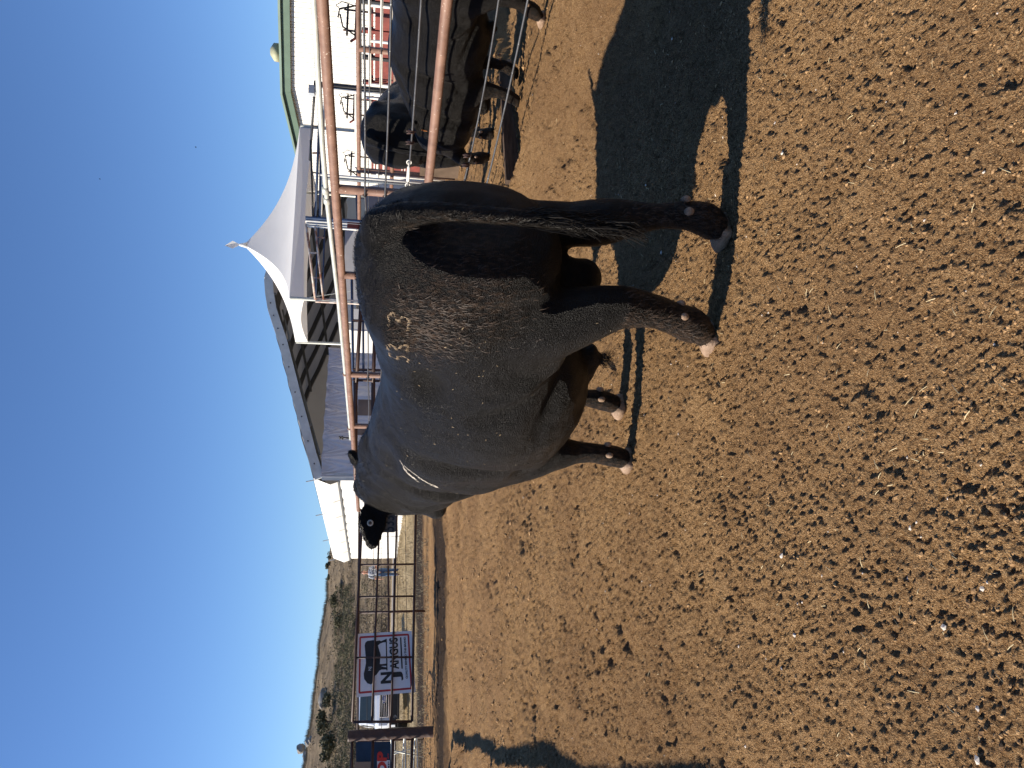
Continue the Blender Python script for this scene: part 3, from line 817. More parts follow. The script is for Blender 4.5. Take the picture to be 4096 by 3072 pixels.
for k in (2, 5, 8, 11, 14, 17):
    if k < len(full):
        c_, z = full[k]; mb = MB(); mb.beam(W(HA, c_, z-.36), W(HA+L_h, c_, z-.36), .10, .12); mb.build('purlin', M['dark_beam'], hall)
for i in range(0, 4):    # diagonal roof braces
    a0 = HA + L_h*i/nb; a1 = HA + L_h*(i+1)/nb
    for k in (0, 4):
        mb = MB(); (c1_, z1_), (c2_, z2_) = full[k+1], full[k+5]
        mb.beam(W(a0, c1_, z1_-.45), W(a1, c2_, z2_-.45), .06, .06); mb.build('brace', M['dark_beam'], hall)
for k in range(9):       # bolts on the front beam
    t = (k+.7)/9.5; i0 = int(t*8)+0; f_ = t*8-i0
    c_ = full[i0][0]*(1-f_)+full[i0+1][0]*f_; z = full[i0][1]*(1-f_)+full[i0+1][1]*f_
    mb = MB(); mb.ell(W(HA-.085, c_, z-.14), (.03, .03, .03), None, 8, 6); mb.build('bolt', M['dark_beam'], hall)
# corner column
mb = MB(); mb.beam(W(HA-.05, HC+.08, -.2), W(HA-.05, HC+.08, eave-.25), .24, .28); mb.build('column', M['alu'], hall)
mb = MB(); mb.beam(W(HA-.05, 2*cm-HC-.08, -.2), W(HA-.05, 2*cm-HC-.08, eave-.25), .24, .28); mb.build('column', M['alu'], hall)
# side wall: white panels laced together, sloping fabric eave strip above
zlo, zhi = .1, eave-.85
npn = 11; av = [HA + L_h*(i/npn)**1.0 for i in range(npn+1)]
for i in range(npn):
    mb = MB(); rows = []
    for r in range(5):
        z = zlo+(zhi-zlo)*r/4
        rows.append([W(a, HC-.02-.05*math.sin(math.pi*k/6)-.015*math.sin(r*2.1+i), z) for k, a in enumerate(np.linspace(av[i]+.012, av[i+1]-.012, 7))])
    quad_strip(mb, rows); mb.build('wall_panel', M['white_fabric'], hall, True)
    if i: 
        mb = MB(); mb.beam(W(av[i], HC+.01, zlo), W(av[i], HC+.01, zhi), .03, .03); mb.build('seam', M['alu'], hall)
for i in range(0, nb):
    a0 = HA + L_h*i/nb; a1 = HA + L_h*(i+1)/nb; mb = MB()
    quad_strip(mb, [[W(a0+.03, HC-.12, zhi+.03), W(a1-.03, HC-.12, zhi+.03)], [W(a0+.03, HC-.22, zhi+.30), W(a1-.03, HC-.22, zhi+.30)], [W(a0+.03, HC+.02, eave+.06), W(a1-.03, HC+.02, eave+.06)]])
    mb.build('eave_strip', M['white_fabric'], hall, False)
mb = MB(); mb.beam(W(HA, HC-.06, zhi+.0), W(HA+L_h, HC-.06, zhi+.0), .10, .07); mb.build('eave_rail', M['dark_beam'], hall)
for i in (0, 2, 4, 6):
    a0 = HA + L_h*i/nb; mb = MB(); mb.tube([W(a0, HC-.05, eave), W(a0, HC-.12, eave+.32)], .02, 6); mb.build('stay_bar', M['alu'], hall)
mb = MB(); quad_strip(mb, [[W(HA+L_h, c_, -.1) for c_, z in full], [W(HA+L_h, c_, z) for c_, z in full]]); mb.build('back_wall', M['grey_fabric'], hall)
mb = MB(); quad_strip(mb, [[W(a, 2*cm-HC, -.1) for a in (HA, HA+L_h)], [W(a, 2*cm-HC, eave) for a in (HA, HA+L_h)]]); mb.build('side_wall', M['white_fabric'], hall)
# silver tarpaulin hung across the open end, gathered at its ties
t0 = on_a(1298, 1905, HA-.25).dot(N2); t1 = on_a(1300, 1392, HA-.25).dot(N2); tz = on_a(1299, 1650, HA).z
mb = MB(); rows = []; NX, NZ = 150, 40
for r in range(NZ+1):
    v = r/NZ; row = []
    for k in range(NX+1):
        u = k/NX; s_ = (u*7) % 1.0; dd = min(s_, 1-s_)
        fan = math.sin((dd*16)/(v*1.6+.25))*.05*math.exp(-v*1.6)*(1 if dd < .5 else 0)
        drop = -.035*math.sin(math.pi*s_)*math.exp(-v*6)
        row.append(W(HA-.25+fan+.05*math.sin(u*37+v*3)+.03*math.sin(v*9+u*11), t0+(t1-t0)*u, tz+drop-(tz-.25)*v))
    rows.append(row)
quad_strip(mb, rows); tag(mb.build('tarpaulin', M['silver_tarp'], None, True), 'silver grey tarpaulin hung across the open end of the fabric hall, gathered at its ties', 'tarpaulin')
# concrete blocks and a white cabinet in the open end
def slab(name, p0, p1, z0, z1, dep, mat, label, cat):
    mb = MB(); d = (p1-p0); d.z = 0; L = d.length; d.normalize(); nrm = Vector((-d.y, d.x, 0)); c_ = (p0+p1)/2
    mb.box((c_.x+nrm.x*dep/2, c_.y+nrm.y*dep/2, (z0+z1)/2), L, dep, z1-z0, d, nrm, UP)
    return tag(mb.build(name, mat), label, cat)

# ---- peaked white marquee in front of the barn and hall
tF, tR, tL = Vector((2.09, 20.0, 0)), Vector((7.05, 21.1, 0)), Vector((1.1, 23.5, 0))
tB = tR + tL - tF
tent = empty('marquee', (tF+tB)/2, 'white marquee with a high peaked roof and grey shaded valance', 'tent')
zF, zR, zL, zB = 3.98, 3.98, 4.2, 4.2
cen = (tF+tB+tR+tL)/4; PK = on_y(974, 980, cen.y)
def tent_side(a_, za, b_, zb, nm):
    mb = MB(); rows = []
    for r in range(25):
        t = r/24; row = []
        for k in range(17):
            s_ = k/16
            e_ = a_.lerp(b_, s_); ze = za+(zb-za)*s_
            e_ = e_.lerp(cen, .03*math.sin(math.pi*s_))
            x = 1-(1-t)
            p = e_.lerp(PK, x); rise = (x**1.0)*.30 + .70*x**2.6
            z = ze + (PK.z-ze)*rise
            row.append(Vector((p.x, p.y, z)))
        rows.append(row)
    quad_strip(mb, rows); mb.build('roof_panel', M['white_fabric'], tent, True)
tent_side(tF, zF, tR, zR, 'a'); tent_side(tL, zL, tF, zF, 'b'); tent_side(tB, zB, tL, zL, 'c'); tent_side(tR, zR, tB, zB, 'd')
def valance(a_, za, b_, zb, h0, arc):
    mb = MB(); rows = []
    for r in (0, 1):
        row = []
        for k in range(21):
            s_ = k/20; p = a_.lerp(b_, s_); z = za+(zb-za)*s_
            h = h0 - arc*math.sin(math.pi*s_)
            row.append(Vector((p.x, p.y, z-.0-(h if r else 0))))
        rows.append(row)
    quad_strip(mb, rows); mb.build('valance', M['white_fabric'], tent)
valance(tF, zF, tR, zR, .38, .10); valance(tL, zL, tF, zF, .38, .14); valance(tB, zB, tL, zL, .38, .14); valance(tR, zR, tB, zB, .38, .1)
mb = MB(); mb.tube([PK-UP*.1, PK+UP*.12], [.09, .03], 12); mb.build('peak_cap', M['white_fabric'], tent, True)
mb = MB(); mb.add([PK+UP*.08, PK+UP*.30+Vector((-.13,-.02,0)), PK+UP*.52+Vector((-.05,0,0)), PK+UP*.30+Vector((.10,-.03,.0)), PK+UP*.12+Vector((.02,.05,0))], [(0,1,2,3), (0,3,4), (1,4,2), (2,4,3)]); mb.build('pennant', M['white_fabric'], tent)
for p, z in ((tF, zF), (tR, zR), (tL, zL), (tB, zB)):
    mb = MB(); mb.tube([(p.x, p.y, -.1), (p.x, p.y, z-.02)], .045, 10); mb.build('pole', M['galv'], tent, True)
for p, q in ((tF, Vector((1.9, 19.2, 1.6))), (tF, Vector((2.6, 19.6, 1.0)))):
    mb = MB(); mb.tube([(p.x, p.y, 3.7), q], .008, 6); mb.build('guy_rope', M['galv'], tent)
# shaded curtain walls under the marquee and beside the barn
mb = MB(); rows = []
for r in range(13):
    rows.append([W(0,0,0)*0 + tR.lerp(tB, -.0) + (on_y(1335, 700, 22.5)-tR)*0 + Vector((on_y(1330, 740, 22.6).lerp(on_y(1330, 330, 19.2), k/24).x, on_y(1330, 740, 22.6).lerp(on_y(1330, 330, 19.2), k/24).y + .07*math.sin(k*1.3+r*.35)+.05*math.sin(k*.5-r*.6), .1+3.1*(1-r/12))) for k in range(25)])
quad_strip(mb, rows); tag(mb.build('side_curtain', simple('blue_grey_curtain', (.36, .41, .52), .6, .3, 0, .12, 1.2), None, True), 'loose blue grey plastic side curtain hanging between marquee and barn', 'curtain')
slab('white_cabinet', on_y(1345, 1215, 23.5), on_y(1345, 1290, 23.5), 2.35, 2.9, .5, M['alu'], 'grey sheet metal unit under the arched hall roof behind the marquee pole', 'cabinet')
slab('white_box', on_y(1350, 1292, 24.0), on_y(1350, 1366, 24.6), 2.4, 2.85, .3, M['white_wall'], 'bright white box hanging beside the marquee under the hall roof', 'box')
slab('white_board', on_y(1450, 1318, 19), on_y(1450, 1405, 19.6), .4, 2.32, .06, M['white_wall'], 'tall white board standing behind the rails between marquee and tarpaulin', 'board')
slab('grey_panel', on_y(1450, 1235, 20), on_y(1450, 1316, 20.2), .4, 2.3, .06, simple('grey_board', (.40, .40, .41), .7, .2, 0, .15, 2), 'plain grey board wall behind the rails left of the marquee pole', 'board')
slab('rusty_plate', on_y(1460, 1598, 17.3), on_y(1460, 1662, 17.3), 1.1, 2.02, .04, simple('brown_plate', (.20, .165, .14), .8, .2, 0, .3, 3), 'brown board panel tied to the dark rails above the bull shoulder', 'board')
slab('brown_plate', on_y(1460, 1700, 17.3), on_y(1460, 1740, 17.3), 1.1, 2.02, .04, simple('brown_plate_b', (.20, .165, .14), .8, .2, 0, .3, 3), 'narrow brown board panel tied to the rails near the bull neck', 'board')

# ------------------------------------------------------------------ alley and chutes right of the fence
AC = 9.1
alley = empty('alley_fence', W(9, AC, 0), 'second rust brown pipe fence along the far side of the bull alley', 'fence')
for (pA, pB, r_, mt) in (((1431, -300), (1437, 930), .034, 'rust'), ((1441, -300), (1444, 560), .015, 'cable'), ((1604, -300), (1560, 900), .036, 'rust')):
    p0 = on_c(*pA, AC); p1 = on_c(*pB, AC); z = (p0.z+p1.z)/2
    m_ = MB(); m_.tube([p0, p0.lerp(p1, .5), p1], r_, 12); m_.build('rail', M[mt], alley, True)
for py in (-200, 208, 690, 1105):
    p = on_c(1560, py, AC); m_ = MB(); m_.tube([(p.x, p.y, 0), (p.x, p.y, on_c(1437, py, AC).z+.02)], .045, 12); m_.build('post', M['rust'], alley, True)
for (pxa, pxb) in ((1482, 1473), (1532, 1512)):
    m_ = MB(); m_.tube([on_c(pxa, -200, AC-.05), on_c(pxb, 880, AC-.05)], .008, 6); m_.build('cable', M['cable'], alley, True)
# low yellow-white bars of turnbuckles on that fence
def panel(name, label, c, py0, py1, pxs, r, mat, posts, vert=()):
    g = empty(name, on_c(1560, (py0+py1)/2, c), label, 'panel')
    for px in pxs:
        p0 = on_c(px, py0, c); p1 = on_c(px*.55+.45*1560, py1, c); 
        p1.z = p0.z
        m_ = MB(); m_.tube([p0, p1], r, 10); m_.build('rail', mat, g, True)
    for py in posts:
        t = on_c(pxs[0], py0, c); p = on_c(1560, py, c); m_ = MB(); m_.tube([(p.x, p.y, .1), (p.x, p.y, t.z)], r*.9, 10); m_.build('upright', mat, g, True)
    return g
panel('corral_panel', 'white pipe corral panel nearest the right edge, in front of red chute sheets', 11.2, -150, 345, (1478, 1530, 1572, 1612, 1650), .028, M['white_pipe'], (-150, 30, 172, 345))
panel('corral_panel', 'white pipe corral panel with flared feet behind the second bull', 11.6, 400, 705, (1462, 1480, 1512, 1540, 1575), .026, M['white_pipe'], (400, 612, 705))
panel('corral_panel', 'dark pipe panel in the shade under the marquee', 13.5, 770, 1110, (1425, 1465, 1500, 1540), .024, M['navy'], (800, 905, 1010, 1090))
def chute(label, c, py0, py1, px_top, px_bot, nsheet):
    g = empty('cattle_chute', on_c(1600, (py0+py1)/2, c), label, 'chute')
    p0 = on_c(px_top, py0, c); p1 = on_c(px_top, py1, c); b0 = on_c(px_bot, py0, c)
    zt = p0.z; zb = .3; p1.z = zt; d = (p1-p0); L = d.length; d.normalize(); nn = Vector((-d.y, d.x, 0))
    for i in range(nsheet):
        for (za, zc) in ((zb+.02, zb+(zt-zb)*.47), (zb+(zt-zb)*.53, zt-.06)):
            m_ = MB(); ce = p0+d*(L*(i+.5)/nsheet); m_.box((ce.x, ce.y, (za+zc)/2), L/nsheet-.09, .03, zc-za, d, nn, UP); m_.build('sheet', M['red_sheet'], g)
            # pressed ribs of the sheet
            m_ = MB()
            for q in (-.25, .25): m_.beam((ce.x+d.x*q*L/nsheet-nn.x*.03, ce.y+d.y*q*L/nsheet-nn.y*.03, za+.05), (ce.x+d.x*q*L/nsheet-nn.x*.03, ce.y+d.y*q*L/nsheet-nn.y*.03, zc-.05), .03, .03)
            m_.build('rib', M['red_sheet'], g)
    for i in range(nsheet+1):
        ce = p0+d*(L*i/nsheet); m_ = MB(); m_.box((ce.x, ce.y, (zt+zb)/2+.05), .07, .08, zt-zb+.3, d, nn, UP); m_.build('post', M['black'] if i % 2 else M['red_sheet'], g)
    for z in (zt, (zt+zb)/2, zb+.05):
        m_ = MB(); m_.beam(Vector((p0.x, p0.y, z))-nn*.06, Vector((p1.x, p1.y, z))-nn*.06, .05, .05); m_.build('frame_rail', M['red_sheet'], g)
    return g, p0, p1, d, nn, zt
chute('red sheet steel cattle chute behind the white panels at the right edge', 12.6, -120, 330, 1488, 1640, 4)
chute('red sheet steel chute section standing left of the tall black and white post', 13.2, 395, 690, 1490, 1640, 3)
def yoke(label, Y, py, px, s=1.0):
    g = empty('head_gate', on_y(px, py, Y), label, 'gate'); o_ = on_y(px, py, Y)
    X = Vector((1, .15, 0)).normalized()
    def P(a, b): return o_ + X*a*s + UP*b*s
    for nm, pts, r_, mt in (('lever', [P(-.45, -.25), P(-.2, .12), P(.15, .2)], .022, 'black'), ('lever', [P(.45, -.2), P(.3, .22), P(.05, .25)], .022, 'black'),
                            ('crossbar', [P(-.45, 0), P(.45, 0)], .03, 'black'), ('crossbar', [P(-.5, -.22), P(.5, -.22)], .028, 'rust_dark'),
                            ('upright', [P(-.3, -.9), P(-.3, .1)], .028, 'rust_dark'), ('upright', [P(.3, -.9), P(.3, .1)], .028, 'rust_dark'),
                            ('hose', [P(.28, .2), P(.40, .32), P(.52, .16), P(.45, -.15), P(.3, -.4)], .012, 'black'), ('handle', [P(-.62, -.1), P(-.42, -.32)], .035, 'red_sheet')):
        m_ = MB(); m_.tube(pts, r_*s, 8); m_.build(nm, M[mt], g, True)
yoke('black head gate levers standing above the red chute at the right edge', 15.0, 80, 1390, .75)
yoke('dark red head gate arms standing in front of the blue grey curtain', 16.0, 425, 1390, .60)
yoke('black head gate arms beside the marquee end of the corral', 16.5, 655, 1405, .60)
# tall black and white post with a lamp box and the raised catwalk rails
tall = empty('tall_frame', on_y(1500, 345, 14.5), 'tall black and white steel frame topped by a lamp box before the barn', 'frame')
def yb(px, py, Y=14.5): return on_y(px, py, Y)
for (a_, b_, r_, mt) in (((1258, 335), (1560, 352), .045, 'black'), ((1270, 352), (1560, 372), .03, 'white_pipe'), ((1335, 362), (1560, 380), .02, 'white_pipe')):
    m_ = MB(); p0, p1 = yb(*a_), yb(*b_); m_.tube([p0, (p0.x, p0.y, .2)], r_, 10); m_.build('upright', M[mt], tall, True)
for (a_, b_, r_, mt) in (((1261, 325), (1239, 640), .026, 'black'), ((1268, 340), (1283, 700), .02, 'white_rusty'), ((1423, 345), (1425, 712), .03, 'white_pipe')):
    m_ = MB(); m_.tube([on_y(*a_, 14.5), on_y(*b_, 16.8)], r_, 10); m_.build('rail', M[mt], tall, True)
for py in (505, 690):
    t = (py-335)/365; Y = 14.5+2.3*t; m_ = MB(); m_.tube([on_y(1250, py, Y), on_y(1276, py+3, Y)], .018, 8); m_.build('rung', M['black'], tall, True)
m_ = MB(); q = on_y(1247, 362, 14.5); m_.box(q, .16, .16, .11); m_.box(q-UP*.08, .10, .10, .05); m_.build('lamp_box', M['alu'], tall)
low_y = 13.5
cw = empty('catwalk_frame', on_y(1500, 880, low_y), 'rusty white overhead pipe frame standing in front of the marquee opening', 'frame')
for (py, px0, mt, r_) in ((872, 1222, 'navy', .035), (884, 1222, 'white_pipe', .026), (896, 1224, 'white_pipe', .022), (905, 1226, 'white_pipe', .02), (1196, 1262, 'white_rusty', .02), (1206, 1262, 'white_rusty', .02), (700, 1282, 'white_pipe', .03), (712, 1284, 'galv', .02)):
    m_ = MB(); p = on_y(px0, py, low_y); m_.tube([p, (p.x, p.y, .2)], r_, 10); m_.build('upright', M[mt], cw, True)
for (a_, b_, mt, r_) in (((1225, 896), (1261, 1198), 'white_rusty', .022), ((1260, 905), (1293, 1200), 'white_rusty', .022), ((1262, 870), (1283, 330), 'navy', .024), ((1285, 870), (1300, 330), 'white_pipe', .018),
                         ((1300, 900), (1290, 1190), 'navy', .016), ((1275, 900), (1262, 1190), 'navy', .018), ((1243, 560), (1252, 870), 'black', .018), ((1283, 560), (1279, 870), 'navy', .02)):
    m_ = MB(); m_.tube([on_y(*a_, low_y), on_y(*b_, low_y)], r_, 10); m_.build('rail', M[mt], cw, True)
for (pa_, pb_) in (((1242, 1012), (1272, 1012)), ((1254, 1112), (1284, 1112)), ((1280, 612), (1250, 612)), ((1270, 950), (1300, 952))):
    m_ = MB(); m_.tube([on_y(*pa_, low_y), on_y(*pb_, low_y)], .018, 8); m_.build('rung', M['white_rusty'], cw, True)
m_ = MB(); q = on_y(1414, 896, low_y); m_.box(q, .16, .05, .22); m_.build('red_clamp', M['red_sheet'], cw)
# dark pipe rails in front of the hall
hr = empty('rail_fence', on_y(1500, 1300, 15.5), 'dark pipe rail fence in front of the arched hall, seen over the bull back', 'fence')
for (a_, b_, r_) in (((1407, 1100), (1416, 1725), .028), ((1450, 1110), (1424, 1560), .04), ((1452, 1160), (1454, 1500), .024), ((1500, 1300), (1492, 1560), .04)):
    m_ = MB(); m_.tube([on_y(*a_, 15.5), on_y(*b_, 15.5)], r_, 10); m_.build('rail', M['rust_dark'] if r_ > .03 else M['navy'], hr, True)
for py in (1282, 1478, 1520):
    p = on_y(1410, py, 15.5); m_ = MB(); m_.tube([(p.x, p.y, .1), p], .03, 10); m_.build('post', M['rust_dark'], hr, True)
m_ = MB(); 
for r_ in ((1422, 1560), (1493, 1560)): m_.tube([on_y(r_[0], 1530, 15.4), on_y(r_[0], 1900, 15.4)], .045, 10)
m_.build('rail', M['rust_dark'], hr, True)
# things in the shade under the marquee
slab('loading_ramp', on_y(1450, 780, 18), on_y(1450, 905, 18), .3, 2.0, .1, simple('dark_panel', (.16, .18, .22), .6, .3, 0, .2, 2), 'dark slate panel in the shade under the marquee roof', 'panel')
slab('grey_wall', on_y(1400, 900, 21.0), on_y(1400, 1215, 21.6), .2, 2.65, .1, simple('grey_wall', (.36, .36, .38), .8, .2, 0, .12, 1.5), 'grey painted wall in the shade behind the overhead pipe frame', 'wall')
slab('kerb_block', on_c(1640, 700, 8.4), on_c(1640, 560, 8.4), .3, .95, .3, simple('dark_timber', (.12, .085, .06), .9, .1, 0, .4, 3), 'dark timber block beside the fence post near the bull rump', 'block')

# ------------------------------------------------------------------ hills
sk = [(3140, 1205), (3072, 1212), (2968, 1226), (2863, 1245), (2768, 1258), (2689, 1267), (2579, 1276), (2500, 1291), (2406, 1305), (2326, 1308), (2230, 1312), (2159, 1322), (2000, 1345), (1700, 1372), (1200, 1420), (600, 1470), (0, 1510)]
sk_t = []; 
for py, px in sk:
    d = sight(px, py); sk_t.append((math.atan2(d.x, d.y), d.z/math.hypot(d.x, d.y)))
sk_t.sort(); ska = np.array([s[0] for s in sk_t]); ske = np.array([s[1] for s in sk_t])
RC = 240.0
def hill_z(x, y):
    th = np.arctan2(x, y); r = np.hypot(x, y)
    e = np.interp(th, ska, ske)
    e = e + .0016*fbm(th*60, th*0+3, 4, 91)
    crest = CAMH + e*RC*1.0
    t = np.clip((r-52)/(RC-52), 0, 1.6)
    z = .1 + (crest-.1)*np.where(t < 1, t**.92*(1.0), 1-(t-1)*.9)
    z = z + fbm(x*.045, y*.045, 4, 95)*2.2*np.sin(np.clip(t, 0, 1)*math.pi) + fbm(x*.3, y*.3, 3, 97)*.25
    foot = sstep(r, 50, 62)
    return z*foot - (1-foot)*1.0
A_, R_g = np.meshgrid(np.radians(np.linspace(-75, 60, 420)), np.geomspace(48, 380, 110))
HX, HY = R_g*np.sin(A_), R_g*np.cos(A_); HZ_ = hill_z(HX, HY)
mb = MB(); nr, na = HX.shape; mb.v = list(zip(HX.ravel().tolist(), HY.ravel().tolist(), HZ_.ravel().tolist()))
mb.f = [(i*na+j, i*na+j+1, (i+1)*na+j+1, (i+1)*na+j) for i in range(nr-1) for j in range(na-1)]
hm, nt, b = newmat('dry_hillside', .95, .05)
v = coord(nt); n1 = noise(nt, v, .05, 5, .65); n2 = noise(nt, v, .9, 6, .75); n3 = noise(nt, v, .25, 4, .6)
c1 = ramp(nt, n2.outputs['Fac'], [(.32, (.085, .068, .045)), (.5, (.20, .155, .105)), (.7, (.33, .26, .175))])
c2 = ramp(nt, n3.outputs['Fac'], [(.4, (.115, .09, .062)), (.62, (.30, .235, .15))])
cc = mix(nt, .45, c1.outputs[0], c2.outputs[0])
nt.links.new(cc, b.inputs['Base Color']); bump(nt, b, n2.outputs['Fac'], 1.0, .6)
tag(mb.build('hills', hm, None, True), kind='structure')

# gravel road beyond the pens
mb = MB(); rows = []
for k in range(40):
    t = k/39; th = math.radians(-38+46*t); rows.append([Vector((r*math.sin(th), r*math.cos(th), float(base_height(r*math.sin(th), r*math.cos(th)))+.06)) for r in (43+9*t, 47+9*t)])
quad_strip(mb, rows); tag(mb.build('road', simple('gravel_road', (.30, .27, .24), .9, .1, 0, .15, 1.5)), kind='structure')

# ---- bushes: leafy clumps of small leaf faces
def leaf_mat(name, c1, c2):
    m, nt, b = newmat(name, .7, .2)
    n = noise(nt, coord(nt), 1.3, 4, .6); r = ramp(nt, n.outputs['Fac'], [(.35, c2), (.65, c1)])
    nt.links.new(r.outputs[0], b.inputs['Base Color']); return m
def bush_leaves(mb, c, r, h, n, leaf):
    V, Fc = mb.v, mb.f
    lobes = [(random.uniform(-.55, .55)*r, random.uniform(-.55, .55)*r, random.uniform(.35, .8)*h, random.uniform(.35, .6)) for _ in range(6)]
    for _ in range(n):
        lx, ly, lz, lr = random.choice(lobes)
        d = Vector((random.gauss(0,1), random.gauss(0,1), random.gauss(0,1))).normalized()*(random.random()**.4)
        p = Vector((c[0]+lx+d.x*lr*r, c[1]+ly+d.y*lr*r, c[2]+max(.03*h, lz+d.z*lr*h*.7)))
        s = leaf*random.uniform(.5, 1.4)
        a = Vector((random.gauss(0,1), random.gauss(0,1), random.gauss(0,1))).normalized()*s
        b_ = a.cross(Vector((random.gauss(0,1), random.gauss(0,1), random.gauss(0,1)))).normalized()*s*.8
        k = len(V); V += [tuple(p-a), tuple(p+b_), tuple(p+a), tuple(p-b_*.6)]; Fc.append((k, k+1, k+2, k+3))
M['leaf_green'] = leaf_mat('chaparral_green', (.165, .150, .080), (.080, .078, .046))
M['leaf_dark'] = leaf_mat('oak_green', (.125, .118, .064), (.058, .058, .034))
M['leaf_dry'] = leaf_mat('dry_brush', (.24, .19, .12), (.12, .095, .062))
def polar(th_deg, r):
    th = math.radians(th_deg); x, y = r*math.sin(th), r*math.cos(th); return x, y, float(hill_z(np.array(x), np.array(y)))
def hill_at(px, py):
    """where the line of sight meets the hillside"""
    d = sight(px, py)
    t = 52*1.004**np.arange(420)
    below = np.nonzero(CAMH+d.z*t < hill_z(d.x*t, d.y*t))[0]
    return Vector((0, 0, CAMH)) + d*float(t[below[0]]) if len(below) else None
mbg, mbd, mbr = MB(), MB(), MB()
# the green belt runs along the hillside; dry brush fills below and between
for i in range(430):
    py = random.uniform(2345, 3110); t = (py-2345)/(3110-2345)
    lo, hi = (1342+15*t, 1425) if t < .55 else (1318+40*(1-t), 1425)
    px = random.uniform(lo, hi) if random.random() < .75 else random.uniform(lo+40, hi)
    p = hill_at(px, py)
    if p is None: continue
    r = random.uniform(.45, 1.15)*p.length/140
    (bush_leaves)(mbg if random.random() < .7 else mbd, p, r*1.3, r*1.0, 80, .062*p.length/100)
for i in range(520):
    py = random.uniform(2290, 3120); px = random.uniform(1395, 1548)
    p = hill_at(px, py)
    if p is None: continue
    r = random.uniform(.35, .9)
    bush_leaves(mbr if random.random() < .85 else mbg, p, r*1.3, r*.6, 42, .05)
for i in range(260):
    py = random.uniform(2180, 3120); px = random.uniform(1215, 1420)
    p = hill_at(px, py)
    if p is None: continue
    r = random.uniform(.5, 1.2)
    bush_leaves(mbr, p, r*1.3, r*.4, 34, .09)
tag(mbg.build('green_brush', M['leaf_green']), 'belt of green chaparral brush across the hillside', 'brush', kind='stuff')
tag(mbd.build('dark_brush', M['leaf_dark']), 'darker shrubs mixed into the brush on the hillside', 'brush', kind='stuff')
tag(mbr.build('dry_brush', M['leaf_dry']), 'low dry brush covering the foot of the hill', 'brush', kind='stuff')
# tall dry grass standing along the ridge line
mb = MB()
for i in range(5200):
    th = random.uniform(-34, -15); r = RC*random.uniform(.93, 1.0); x, y, z = polar(th, r)
    h = random.uniform(.25, 1.1); w = .05; k = len(mb.v); lx = random.uniform(-.3, .3)
    mb.v += [(x-w, y, z-.1), (x+w, y, z-.1), (x+lx, y, z+h)]; mb.f.append((k, k+1, k+2))
tag(mb.build('ridge_grass', M['leaf_dry']), 'thin dry grass along the top of the ridge', 'grass', kind='stuff')
def shrub(px, py, r, h, label, mat='leaf_dark', n=420):
    p = hill_at(px, py)
    if p is None: p = on_y(px, py, 235)
    g = empty('shrub', p, label, 'shrub', 'shrubs picked out on the hill')
    mb = MB(); bush_leaves(mb, p, r, h, int(n*1.6), .10*r); mb.build('crown', M[mat], g)
    mb = MB(); mb.tube([p-UP*.3, p+UP*h*.5+Vector((.1*r, 0, 0))], [.08*r, .03*r], 6); mb.build('stem', M['rust_dark'], g)
shrub(1325, 2262, 1.2, 1.4, 'dark shrub on the ridge directly above the end of the white hall')
shrub(1322, 2305, 1.1, .9, 'low rounded dark shrub on the ridge left of the hall')
shrub(1329, 2222, .9, 1.1, 'slim dark shrub on the ridge half hidden by the hall roof')
shrub(1330, 2890, 1.8, 1.9, 'round dark shrub on the slope above the gate post', n=520)
shrub(1340, 2985, 1.7, 1.7, 'broad dark shrub high on the slope near the left edge', n=520)
shrub(1330, 2800, 1.3, 1.3, 'small dark green shrub on the slope above the truck')
shrub(1372, 2470, 1.3, 1.6, 'bright green shrub at the right end of the green belt', 'leaf_green')
shrub(1362, 2405, 1.2, 1.5, 'green shrub standing alone right of the green belt', 'leaf_green')
# boulders
def rock(c, s, label, cat='boulder'):
    bm = bmesh.new(); bmesh.ops.create_icosphere(bm, subdivisions=3, radius=1)
    sd = random.uniform(0, 99)
    for v_ in bm.verts:
        k = 1+.35*mnoise.noise(v_.co*1.3+Vector((sd, 0, 0)))+.12*mnoise.noise(v_.co*4+Vector((sd, 0, 0)))
        v_.co = Vector((v_.co.x*s[0], v_.co.y*s[1], v_.co.z*s[2]))*k + Vector(c)
    me = bpy.data.meshes.new('boulder'); bm.to_mesh(me); bm.free()
    return tag(link_mesh('boulder', me, M['rock'], None, False), label, cat, 'boulders on the hill')
M['rock'] = simple('granite', (.30, .28, .25), .9, .15, 0, .35, .8, .4, 4)
for (px, py, s, lb) in ((1206, 2995, (1.5, 1.4, 1.3), 'tallest pale boulder of the outcrop on the ridge at the left edge'), (1215, 3025, (1.8, 1.5, .9), 'broad pale boulder beside the tallest one on the ridge'), (1222, 2968, (1.0, 1, .7), 'small boulder at the right foot of the ridge outcrop'),
                        (1232, 2958, (.8, .8, .5), 'smallest boulder right of the ridge outcrop'), (1285, 2795, (1.6, 1.3, .8), 'grey boulder lying alone on the open slope')):
    p = hill_at(px+12, py) or on_y(px, py, 236); rock(p+UP*s[2]*.12, s, lb)
# dry grass tufts on the flat ground beyond the gate
mb = MB()
for i in range(5200):
    a = random.uniform(21, 46); c_ = random.uniform(-7, 11); p = W(a, c_); z = gz(p.x, p.y)
    hh = random.uniform(.02, .10)*(1 if random.random() < .93 else 2.0)
    for q in range(4):
        x = p.x+random.uniform(-.12, .12); y = p.y+random.uniform(-.12, .12); k = len(mb.v); w = .012
        mb.v += [(x-w, y, z-.02), (x+w, y, z-.02), (x+random.uniform(-.08, .08), y+random.uniform(-.05, .05), z+hh)]; mb.f.append((k, k+1, k+2))
tag(mb.build('dry_grass', simple('dry_grass', (.47, .375, .225), .8, .15, 0, .3, 1.5)), 'dry yellow grass on the flat beyond the gate', 'grass', kind='stuff')
